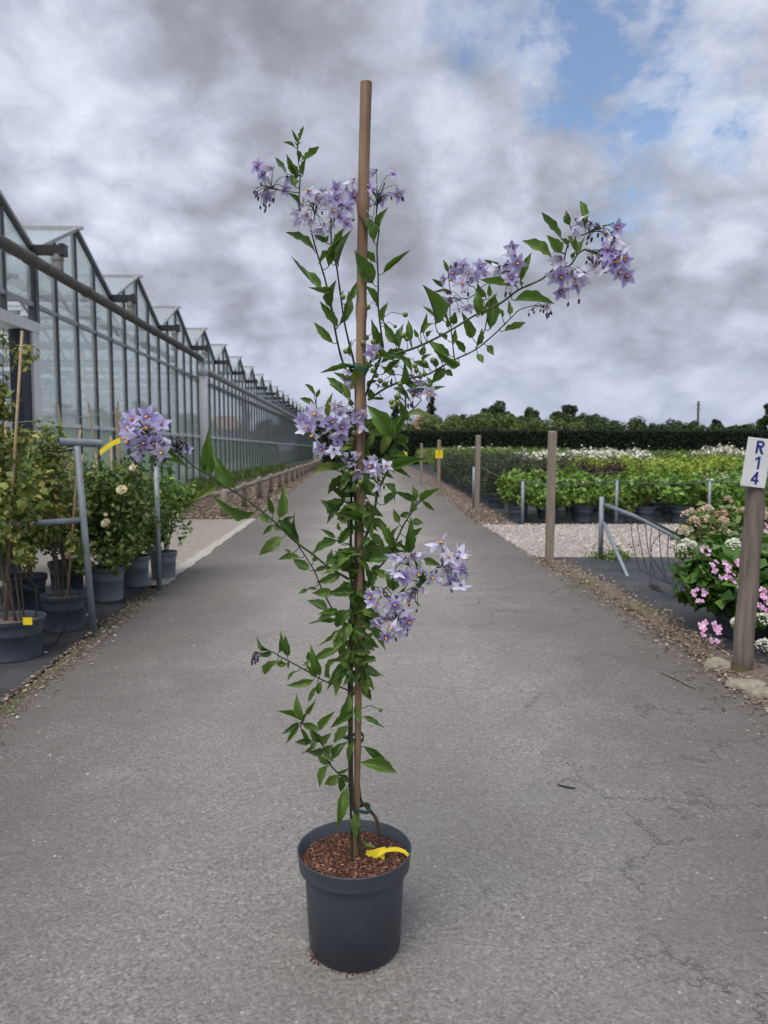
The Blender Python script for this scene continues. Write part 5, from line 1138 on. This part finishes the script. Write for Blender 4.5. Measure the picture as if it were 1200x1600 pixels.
region(560, 620, k6, [(330,660,628,585,128),(330,680,495,765,52),(455,170,735,200,98),(320,290,455,175,42),(330,390,350,270,52),(385,385,450,385,50),(365,410,475,500,50),(345,460,380,540,52),(580,985,760,860,86),(600,980,710,1070,46),(510,1190,605,1180,62),(330,560,300,480,70)])
region(460, 760, k6, [(405,510,160,655,112),(380,480,250,400,46),(410,530,535,360,86),(580,600,370,610,72),(430,410,410,330,46),(310,740,360,640,62),(440,720,320,680,62),(440,760,250,820,82),(430,820,210,900,102),(300,800,420,740,72),(120,970,25,1005,46),(205,965,120,960,36),(360,1000,170,1000,92),(310,1170,125,1075,112),(410,1180,230,1200,62),(520,1010,440,920,62),(530,1010,570,920,46),(520,1000,530,880,62),(500,1010,375,1025,46),(540,990,620,1180,92),(980,612,600,570,92),(910,700,590,675,112),(930,580,800,325,96),(940,520,985,370,82),(870,470,890,380,42),(780,540,770,460,92),(1050,600,1090,290,112),(1110,490,1200,390,76),(1100,330,1210,350,62),(1100,580,1150,480,72),(950,560,1010,500,62),(1040,620,910,515,46),(900,960,850,800,92),(1040,950,830,1140,78),(800,830,720,760,82),(180,700,200,640,50),(700,480,640,560,70),(620,620,560,700,80)])
region(550, 800, k6, [(680,650,580,430,72),(620,460,825,500,78),(720,580,820,490,52),(380,740,300,560,92),(330,600,220,540,92),(420,600,340,530,62),(220,800,330,760,62),(590,840,655,900,46),(690,670,755,650,42),(600,690,690,650,42),(250,500,180,560,80),(540,380,560,300,60)])
region(440, 920, k6, [(520,215,260,325,98),(500,300,300,300,62),(535,385,330,540,58),(640,390,500,460,92),(630,440,475,510,66),(600,490,465,590,56),(540,570,300,670,92),(670,570,575,760,102),(730,545,785,760,102),(800,640,885,680,56),(580,680,430,940,78),(450,830,455,665,62),(640,740,530,880,112),(360,800,275,525,102),(255,680,250,590,46),(325,810,235,715,62),(255,690,190,720,40),(290,860,50,905,88),(140,775,60,860,42),(370,870,345,985,66),(325,920,250,1060,56),(60,630,35,435,76),(70,680,65,750,26),(45,700,-40,720,52),(740,240,680,40,92),(580,200,500,330,82),(690,330,650,180,72),(770,330,710,230,72),(800,480,850,410,62),(790,560,830,570,42),(830,300,975,575,112),(560,620,545,560,40),(600,560,540,610,60)])
region(380, 960, k8, [(180,240,100,148,40),(240,250,250,115,46),(120,240,100,170,25),(250,310,150,400,56),(225,320,290,340,40),(190,260,110,280,40)])
region(430, 1080, k6, [(690,20,535,310,115),(720,215,525,340,102),(420,355,555,195,92),(690,330,555,480,112),(760,130,790,300,78),(835,240,1030,355,66),(830,520,1060,720,88),(805,670,1130,770,152),(740,470,690,680,78),(260,260,205,25,88),(300,200,385,75,52),(225,270,25,190,72),(220,300,65,400,66),(215,340,105,490,56),(235,340,290,510,56),(260,310,430,360,82),(430,470,320,340,92),(440,490,525,395,92),(350,470,190,480,72),(380,470,215,600,66),(450,550,300,570,92),(450,540,540,500,102),(540,630,690,470,112),(520,670,390,590,82),(460,560,550,650,82),(490,700,420,890,78),(600,790,470,870,102),(590,790,610,940,78),(590,760,700,715,42),(610,790,700,860,62),(670,900,690,1060,62),(640,935,570,1290,122),(250,270,300,190,46)])
region(440, 1200, 240 / 1129, [(535,330,545,525,78),(600,545,690,585,30),(575,440,640,430,22)])
region(810, 300, k6, [(405,440,225,200,105),(470,510,395,440,72),(400,560,270,410,98),(310,630,50,465,112),(480,310,450,175,72),(620,340,575,95,78),(530,560,465,420,62),(545,600,640,400,56),(500,620,530,560,42),(20,840,120,580,72),(390,745,430,670,72),(-30,1020,325,1050,108),(360,540,420,470,60)])
region(660, 360, k6, [(240,390,195,275,46),(190,530,90,455,46),(270,575,105,575,46),(680,420,570,280,36),(880,520,560,465,88),(930,520,900,470,50),(600,620,520,480,92),(630,620,625,500,62),(600,720,700,590,82),(820,790,810,640,82),(750,820,695,730,52),(765,940,960,865,66),(300,1060,310,920,62),(560,800,600,700,60)])
region(180, 620, k8, [(485,475,235,450,78),(630,500,630,215,92),(800,605,655,370,92),(680,592,510,700,66),(605,485,555,440,42)])
region(320, 720, k6, [(460,470,70,315,128),(700,530,735,230,112),(640,490,590,310,62),(730,720,520,880,108),(740,590,850,520,62),(880,700,845,480,52),(690,560,880,760,112),(640,600,545,690,56),(600,580,510,510,72),(700,650,640,600,52),(975,1020,830,925,96),(890,910,695,930,66),(800,870,735,830,42)])
# small inner leaves crowding the column round the cane: too many and too hidden to pick apart
def inner_leaves(n):
    V, Q, UV = [], [], []
    for i in range(n):
        y = random.uniform(725, 1075); x = 556 + random.gauss(0, 11 if y > 1000 else 15)
        if i >= 130: y = random.uniform(545, 740); x = 575 + (740 - y) * .25 + random.gauss(0, 20)
        a_ = random.uniform(0, 6.28); L = random.uniform(24, 44) / F_PX * HD
        b = H(x, y, random.choice((-.03, -.025, -.045, .015, .03))); d = Vector((math.cos(a_) * .8, random.uniform(-.5, .3), -.2 - .8 * random.random() + .5 * (random.random() < .35))).normalized()
        nv = Vector((random.gauss(0, .4), -1, random.gauss(.4, .4))); nv = (nv - d * nv.dot(d)).normalized(); xx = d.cross(nv); w = L * random.uniform(.30, .42)
        me = random.choice(LM); base = len(V)
        for v_ in me.vertices: V.append(b + xx * v_.co.x * w + d * v_.co.y * L + nv * v_.co.z * L)
        for p_ in me.polygons: Q.append([base + k for k in p_.vertices])
        UV += [tuple(l.uv) for l in me.uv_layers[0].data]
    me = np_mesh('inner_leaves', np.array([tuple(v_) for v_ in V]), np.array(Q), M['leaf_inner'], True)
    me.uv_layers.new(name='UVMap').data.foreach_set('uv', np.array(UV, dtype=np.float32).ravel())
    tag(link(bpy.data.objects.new('inner_leaves', me), hero), kind='stuff')
inner_leaves(150)
tag(petm.build('petioles', M['stem'], hero, True), kind='stuff')
# flowers: five pointed petals with a yellow anther cone
def flower_mesh(i, mat, cup, n=5):
    mb = MB(); q = random.Random(i)
    for k in range(n):
        a = 6.2832 * k / n + q.uniform(-.1, .1); cp = cup + q.uniform(-.15, .15); cols = 3; rows = 5; vs = []
        for r_ in range(rows + 1):
            t = r_ / rows; w = (.22 + .25 * math.sin(math.pi * min(1, t * .9 + .08))) * (1 - t ** 2.6) + .004
            z = cp * (t - .25 * t * t) - .10 * t * t
            for c_ in range(cols):
                s = c_ - 1; u = .06 + t * .94 * (1 - .12 * abs(cp)); v_ = s * w * .62; zz_ = z + abs(s) * w * .16
                vs.append((math.cos(a) * u - math.sin(a) * v_, math.sin(a) * u + math.cos(a) * v_, zz_))
        mb.add(vs, [(r_ * cols + c_, r_ * cols + c_ + 1, (r_ + 1) * cols + c_ + 1, (r_ + 1) * cols + c_) for r_ in range(rows) for c_ in range(cols - 1)])
    mb.mi = 1; mb.lathe([(.07, .0), (.105, .08), (.10, .24), (.05, .34), (.002, .36)], 7)
    mb.mi = 2; mb.lathe([(.002, -.16), (.07, -.13), (.10, -.04), (.13, .0)], 7)
    return mb.mesh('flower', [mat, M['anther'], M['stem_dark']], True)
FM = [flower_mesh(i, M['petal'], c_) for i, c_ in enumerate((.05, -.2, .35, -.5, .6, -.05))]
FP = [flower_mesh(10 + i, M['petal_pale'], c_) for i, c_ in enumerate((.1, -.25, .7, -.5))]
FC = [flower_mesh(20 + i, M['petal_pale'], c_) for i, c_ in enumerate((1.3, 1.6))]
mb = MB(); mb.lathe([(.001, 0), (.16, .08), (.24, .35), (.2, .7), (.05, 1.0), (.001, 1.02)], 8); BUD = mb.mesh('bud', M['bud'], True)
mb = MB(); mb.lathe([(.001, -1), (.5, -.87), (.87, -.5), (1, 0), (.87, .5), (.5, .87), (.001, 1)], 12); mb.lathe([(.001, 1.1), (.25, 1.0), (.4, .85)], 6); BER = mb.mesh('berry', M['berry'], True)
def cluster(ox, oy, s, node, rows, buds=(), pale=.25, dd=0.0, size=19, back=.25):
    """node and rows in crop coordinates; rows (x, y[, kind])"""
    nx_, ny_ = ox + node[0] * s, oy + node[1] * s; dist, sp = nearest(nx_, ny_); nd_ = sp.y + dd
    cn = H(nx_, ny_, nd_); ped = MB(); ped.tube([sp, (sp + cn) / 2, cn], .0011, 5)
    cl = bpy.data.objects.new('flower_cluster', None); cl.empty_display_size = .01
    items = []
    allp = list(rows) + [(b[0], b[1], 'b') for b in buds]
    cen = H(ox + s * sum(a_[0] for a_ in allp) / len(allp), oy + s * sum(a_[1] for a_ in allp) / len(allp), nd_ - .01) + Vector((0, 0, .006)); ped.tube([cn, cn.lerp(cen, .5) + Vector((0, 0, .004)), cen], [.0012, .0010, .0008], 5)
    for r_ in allp:
        x, y = ox + r_[0] * s, oy + r_[1] * s; p = H(x, y, nd_ + random.uniform(-.045, .03)); kd = r_[2] if len(r_) > 2 else None
        st = cn.lerp(cen, random.uniform(.15, 1.0)); mid_ = st.lerp(p, .55) + Vector((0, 0, .004 + .3 * (p - st).length * random.uniform(.1, .6)))
        ped.tube([st, st.lerp(mid_, .6) + Vector((0, 0, .002)), mid_, p + Vector((0, .004, .004))], [.0010, .0009, .0007, .0006], 4)
        items.append((p, kd))
    co = ped.build('flower_cluster', M['stem_dark'], hero, True)
    for p, kd in items:
        if kd == 'b':
            o = bpy.data.objects.new('bud', BUD); L = random.uniform(.0085, .0125); q = Vector((random.gauss(0, .3), random.gauss(0, .3), -1)).to_track_quat('Z', 'Y')
        else:
            outw = (p - cn); outw = outw.normalized() if outw.length > 1e-4 else Vector((0, -1, 0))
            if kd == 'p' or (kd is None and random.random() < pale):
                o = bpy.data.objects.new('flower', random.choice(FP + FC))
                ax_ = Vector((random.gauss(0, .6), random.gauss(.1, .6), random.gauss(-.5, .5))) + outw * .5
            elif kd == 'c':
                o = bpy.data.objects.new('flower', random.choice(FC)); ax_ = Vector((random.gauss(0, .4), -.3, -.7)) + outw * .6
            else:
                o = bpy.data.objects.new('flower', random.choice(FM)); ax_ = Vector((random.gauss(0, .35), -1, random.gauss(-.30, .3))) + outw * .45
            q = ax_.to_track_quat('Z', 'Y') @ Matrix.Rotation(random.uniform(0, 6.28), 4, 'Z').to_quaternion(); L = size * random.uniform(.58, .80) / F_PX * HD * 1.1
        link(o, co); o.location = p; o.rotation_mode = 'QUATERNION'; o.rotation_quaternion = q; o.scale = (L, L, L)
    bpy.data.objects.remove(cl)
cluster(380, 180, k8, (250, 505), [(95,340),(120,390),(200,350,'c'),(295,410),(160,545),(275,495)], [(118,448),(75,500),(95,520),(205,550),(115,605),(150,600),(180,590),(130,590),(85,505),(100,540),(150,625)], .3, size=18)
cluster(380, 180, k8, (480, 700), [(440,510),(515,505,'p'),(500,560,'p'),(395,600,'p'),(430,660,'c'),(375,640,'c'),(450,690,'c'),(385,690,'c'),(520,745,'c'),(560,545,'p'),(555,600),(410,560,'p'),(540,730,'c')], [(490,600)], .3)
cluster(380, 180, k8, (600, 740), [(620,490),(625,560),(690,490),(700,620),(640,670),(590,710),(740,545),(690,720),(600,640),(660,590),(585,560,'p')], [(525,640),(680,740),(745,690)], .15)
cluster(380, 180, k8, (890, 650), [(740,430,'p'),(890,370,'p'),(1005,395),(840,480),(925,560),(815,580),(820,650,'p'),(1035,540),(780,540),(860,500,'p'),(800,500,'p')], [(1030,475),(1055,520),(990,540),(865,720),(1065,540)], .2)
cluster(660, 360, k6, (440, 520), [(380,320),(330,370),(270,460),(200,470),(400,340,'p'),(540,340),(580,415),(480,440),(370,500,'p'),(380,570,'p'),(290,400),(430,400),(340,470,'p'),(500,400,'p'),(310,330,'p')], [(265,320),(310,300),(440,330),(320,295),(430,575)], .25)
cluster(660, 360, k6, (430, 640), [(230,590,'p'),(220,680),(340,740),(435,700,'p'),(250,650),(410,730,'p')], [(275,650),(225,775)], .25)
cluster(660, 360, k6, (880, 520), [(840,165),(870,240),(890,310),(780,320,'p'),(830,420),(750,400,'p'),(720,340,'p'),(810,380),(860,440),(800,290,'p'),(840,450)], [(775,590),(820,570),(840,590),(790,570)], .2)
cluster(810, 300, k6, (440, 720), [(400,800),(550,870),(390,930),(560,760,'p'),(620,760,'p'),(400,610,'c'),(540,820),(440,770,'p'),(340,790,'p'),(390,660,'c'),(500,740,'p')], [(470,1030),(570,1000)], .15, size=21)
cluster(810, 300, k6, (600, 540), [(870,690),(930,600,'p'),(1000,640),(940,750),(1010,790),(800,710,'p'),(720,690,'p'),(960,560,'p'),(840,540),(880,620),(980,600,'p'),(900,660)], [(650,600),(730,640),(745,610),(645,640),(690,620),(700,600),(780,560),(760,640)], .15, size=21)
cluster(810, 300, k6, (640, 390), [(540,260,'c'),(500,340,'c'),(920,335),(880,380),(810,390,'p'),(680,290,'p'),(900,430,'p')], [(680,370),(690,420),(760,300),(830,380),(900,440),(730,290),(750,380),(790,420),(650,470),(670,400),(880,460)], .1, size=21)
cluster(810, 300, k6, (230, 1070), [(270,1060)], [(95,1130),(140,1110),(145,1080),(210,1095),(235,1095),(280,1160),(300,1110),(265,1130),(285,1130),(310,1115)], .1, size=14)
cluster(580, 440, k6, (60, 690), [(40,640),(20,620,'p'),(70,610,'p'),(50,670,'p'),(15,660)], [], .4, size=19)
cluster(580, 440, k6, (330, 890), [(400,920,'p'),(460,930,'p'),(380,900,'p'),(430,950,'p'),(240,800,'p'),(70,980)], [], .5, size=18)
cluster(580, 440, k6, (430, 1000), [(400,1040),(500,1030),(540,1040),(470,1050,'p'),(520,1010,'p')], [(345,1140),(370,1135),(395,1120),(385,1145)], .3, size=18)
cluster(460, 500, k6, (540, 600), [(485,500,'p'),(500,560,'p'),(540,620,'p'),(460,560,'p'),(500,480),(520,530,'p')], [], .6, size=18)
cluster(460, 620, k6, (260, 270), [(85,230),(135,180),(215,225),(190,160,'p'),(120,320,'p'),(180,360,'p'),(350,240),(325,315),(315,375),(440,285),(435,365),(155,260,'p'),(120,270),(240,200,'p')], [(250,330)], .15, size=23)
cluster(460, 620, k6, (400, 440), [(255,490),(390,480),(370,490,'p')], [(330,470)], .1, size=18)
cluster(460, 620, k6, (530, 200), [(410,100,'p'),(450,140,'p'),(490,160,'p'),(590,150,'p'),(640,160,'p'),(630,260,'c'),(420,160),(600,190),(380,95,'p')], [], .5, dd=-.04, size=20)
cluster(460, 620, k6, (640, 650), [(540,560,'p'),(600,540,'p'),(530,630,'p'),(590,680,'c'),(500,580,'p'),(580,570,'p')], [], .5, dd=-.04, size=20)
cluster(460, 620, k6, (790, 740), [(775,575,'c'),(710,650),(770,680,'p'),(860,645,'p'),(795,820,'c'),(815,650,'p')], [(840,830)], .3, dd=-.03, size=20)
cluster(550, 800, k6, (820, 520), [(850,290,'p'),(1010,380,'p'),(900,420,'p'),(870,520,'p'),(1030,530),(940,650),(1020,690),(960,470,'p'),(1060,560,'p'),(990,430,'p'),(870,380,'p'),(820,300,'p'),(900,550,'p'),(1060,430,'p')], [(840,430),(930,710)], .3, size=23)
cluster(550, 800, k6, (540, 520), [(420,410,'c'),(500,430,'c'),(560,400,'c'),(600,395,'c'),(410,520,'p'),(490,610),(580,590,'p'),(440,560,'p'),(620,580,'p'),(520,580,'p')], [], .4, dd=-.03, size=20)
cluster(550, 800, k6, (620, 690), [(770,610,'c'),(670,730,'p'),(565,770),(530,840),(740,610,'p'),(640,720,'p'),(500,760,'p')], [(615,905),(545,860),(470,800)], .2, dd=-.03, size=20)
cluster(550, 800, k6, (400, 800), [(275,720,'c'),(180,800),(220,890),(400,870),(200,840,'p'),(250,740,'c'),(480,920,'p'),(170,790,'p')], [], .2, dd=-.05, size=20)
cluster(550, 800, k6, (410, 900), [(340,1000),(470,985),(530,1030),(230,1030),(430,1090,'p'),(320,1170),(260,1050,'p'),(380,1090,'p'),(420,970,'p'),(330,960,'p'),(480,1085,'p')], [(525,1090),(525,1130),(405,1170),(390,1150)], .15, dd=-.05, size=21)
cluster(180, 620, k8, (330, 385), [(195,310),(265,310),(305,290,'p'),(265,370),(190,395),(310,370,'p'),(150,270,'p'),(340,350,'p'),(325,310,'p'),(240,300),(285,340),(170,320,'p')], [(100,345),(120,400),(130,420),(60,400),(100,390),(255,470),(265,440),(340,410)], .15, size=21)
cluster(180, 620, k8, (230, 270), [(215,130),(115,155),(215,195,'p'),(310,185),(90,210),(130,240,'p'),(70,280),(240,145),(105,205),(85,300),(160,220,'p')], [(250,235),(270,230),(240,240),(175,235)], .15, size=21)
cluster(180, 620, k8, (400, 375), [(400,395,'p'),(485,350)], [(380,265),(400,270),(420,280),(440,290),(460,300),(480,310),(385,300),(405,310),(425,330),(450,330),(435,370),(470,330),(490,340),(395,340),(410,350),(445,385),(375,285),(430,300)], .1, size=13)
cluster(380, 960, k8, (120, 260), [], [(60,290),(75,285),(80,300),(95,285),(70,270),(55,305),(100,270),(85,265),(65,320)], .1)
# berries on thin stalks
bst = MB()
for ox, oy, rows in ((460, 500, [(645,215),(675,165),(740,205),(675,415),(775,420),(735,475),(805,570),(850,605,1.25),(1130,430),(1145,475),(1050,140),(1020,145),(1055,175),(1180,530),(975,715),(480,293),(920,815),(970,770),(990,600),(765,520),(910,770)]),
                     (440, 330, [(575,805),(810,900),(1160,970),(1065,1080,.7)]), (580, 440, [(580,740,1.2),(500,760),(425,830),(460,890),(500,870),(335,535),(270,960),(190,1130),(255,1140),(250,1075)]),
                     (460, 620, [(560,340),(545,400),(535,440),(500,440),(600,840),(620,800),(570,780),(540,720),(690,1050),(690,1000),(490,700)]), (430, 1080, [(990,178,.85)])):
    for r_ in rows:
        x, y = ox + r_[0] * k6, oy + r_[1] * k6; dist, sp = nearest(x, y); p = H(x, y, sp.y - random.uniform(.0, .03)); s = (r_[2] if len(r_) > 2 else 1) * .0060
        o = bpy.data.objects.new('berry', BER); link(o, hero); o.location = p; o.scale = (s, s, s); o.rotation_euler = (random.uniform(0, 6), random.uniform(0, 6), 0)
        bst.tube([sp, (sp + p) / 2 + Vector((random.uniform(-.006, .006), 0, .012)), p], .0008, 4)
tag(bst.build('berry_stalks', M['stem_dark'], hero, True), kind='stuff')
# green ties
def tie(px, py, r, d=-.01, tail=True):
    c_ = H(px, py, d); mb = MB(); ring = [(c_.x + r * math.cos(x) * 1.25, c_.y + r * math.sin(x), c_.z + .004 * math.sin(x * 2)) for x in np.linspace(0, 6.2832, 25)]
    for dz in (-.003, .0, .003): mb.tube([(a_, b_, c__ + dz) for a_, b_, c__ in ring], .0018, 5, False)
    if tail: mb.tube([(c_.x - r * 1.2, c_.y - .004, c_.z), (c_.x - r * 1.3, c_.y - .014, c_.z + .006), (c_.x - r * .6, c_.y - .02, c_.z + .004)], [.003, .004, .002], 6)
    mb.build('plant_tie', M['tie'], hero, True)
tie(561, 576, .016, -.06); tie(562, 758, .017, -.03); tie(556, 1053, .019, -.01); tie(553, 1152, .018, 0); tie(565, 1263, .016, 0)
# yellow strip label looped over the pot rim
def ribbon(pts_, ws, name):
    mb = MB(); vs = []
    for (x, y, d), w in zip(pts_, ws):
        c_ = H(x, y, d); vs += [c_ + Vector((.002, .45 * w, w)), c_ + Vector((-.001, -.45 * w, -w))]
    n_ = len(pts_); back = [v_ + Vector((0, .0008, .0004)) for v_ in vs]
    mb.add(vs, [(2 * i, 2 * i + 1, 2 * i + 3, 2 * i + 2) for i in range(n_ - 1)]); mb.add(back, [(2 * i, 2 * i + 2, 2 * i + 3, 2 * i + 1) for i in range(n_ - 1)])
    return mb.build(name, M['yellow'], hero)
ribbon([(571, 1339, -.004), (581, 1338, -.010), (590, 1335, -.006), (601, 1333, -.010)], [.0120, .0120, .0120, .0120], 'yellow_label')
ribbon([(590, 1336, -.020), (598, 1331, -.019), (606, 1328, -.016), (615, 1327, -.014), (624, 1328, -.012), (632, 1331, -.012), (638, 1337, -.014), (641, 1346, -.018)], [.0045, .0045, .004, .004, .0035, .003, .0028, .0025], 'label_strap')
print('hero leaves', NLEAF[0])
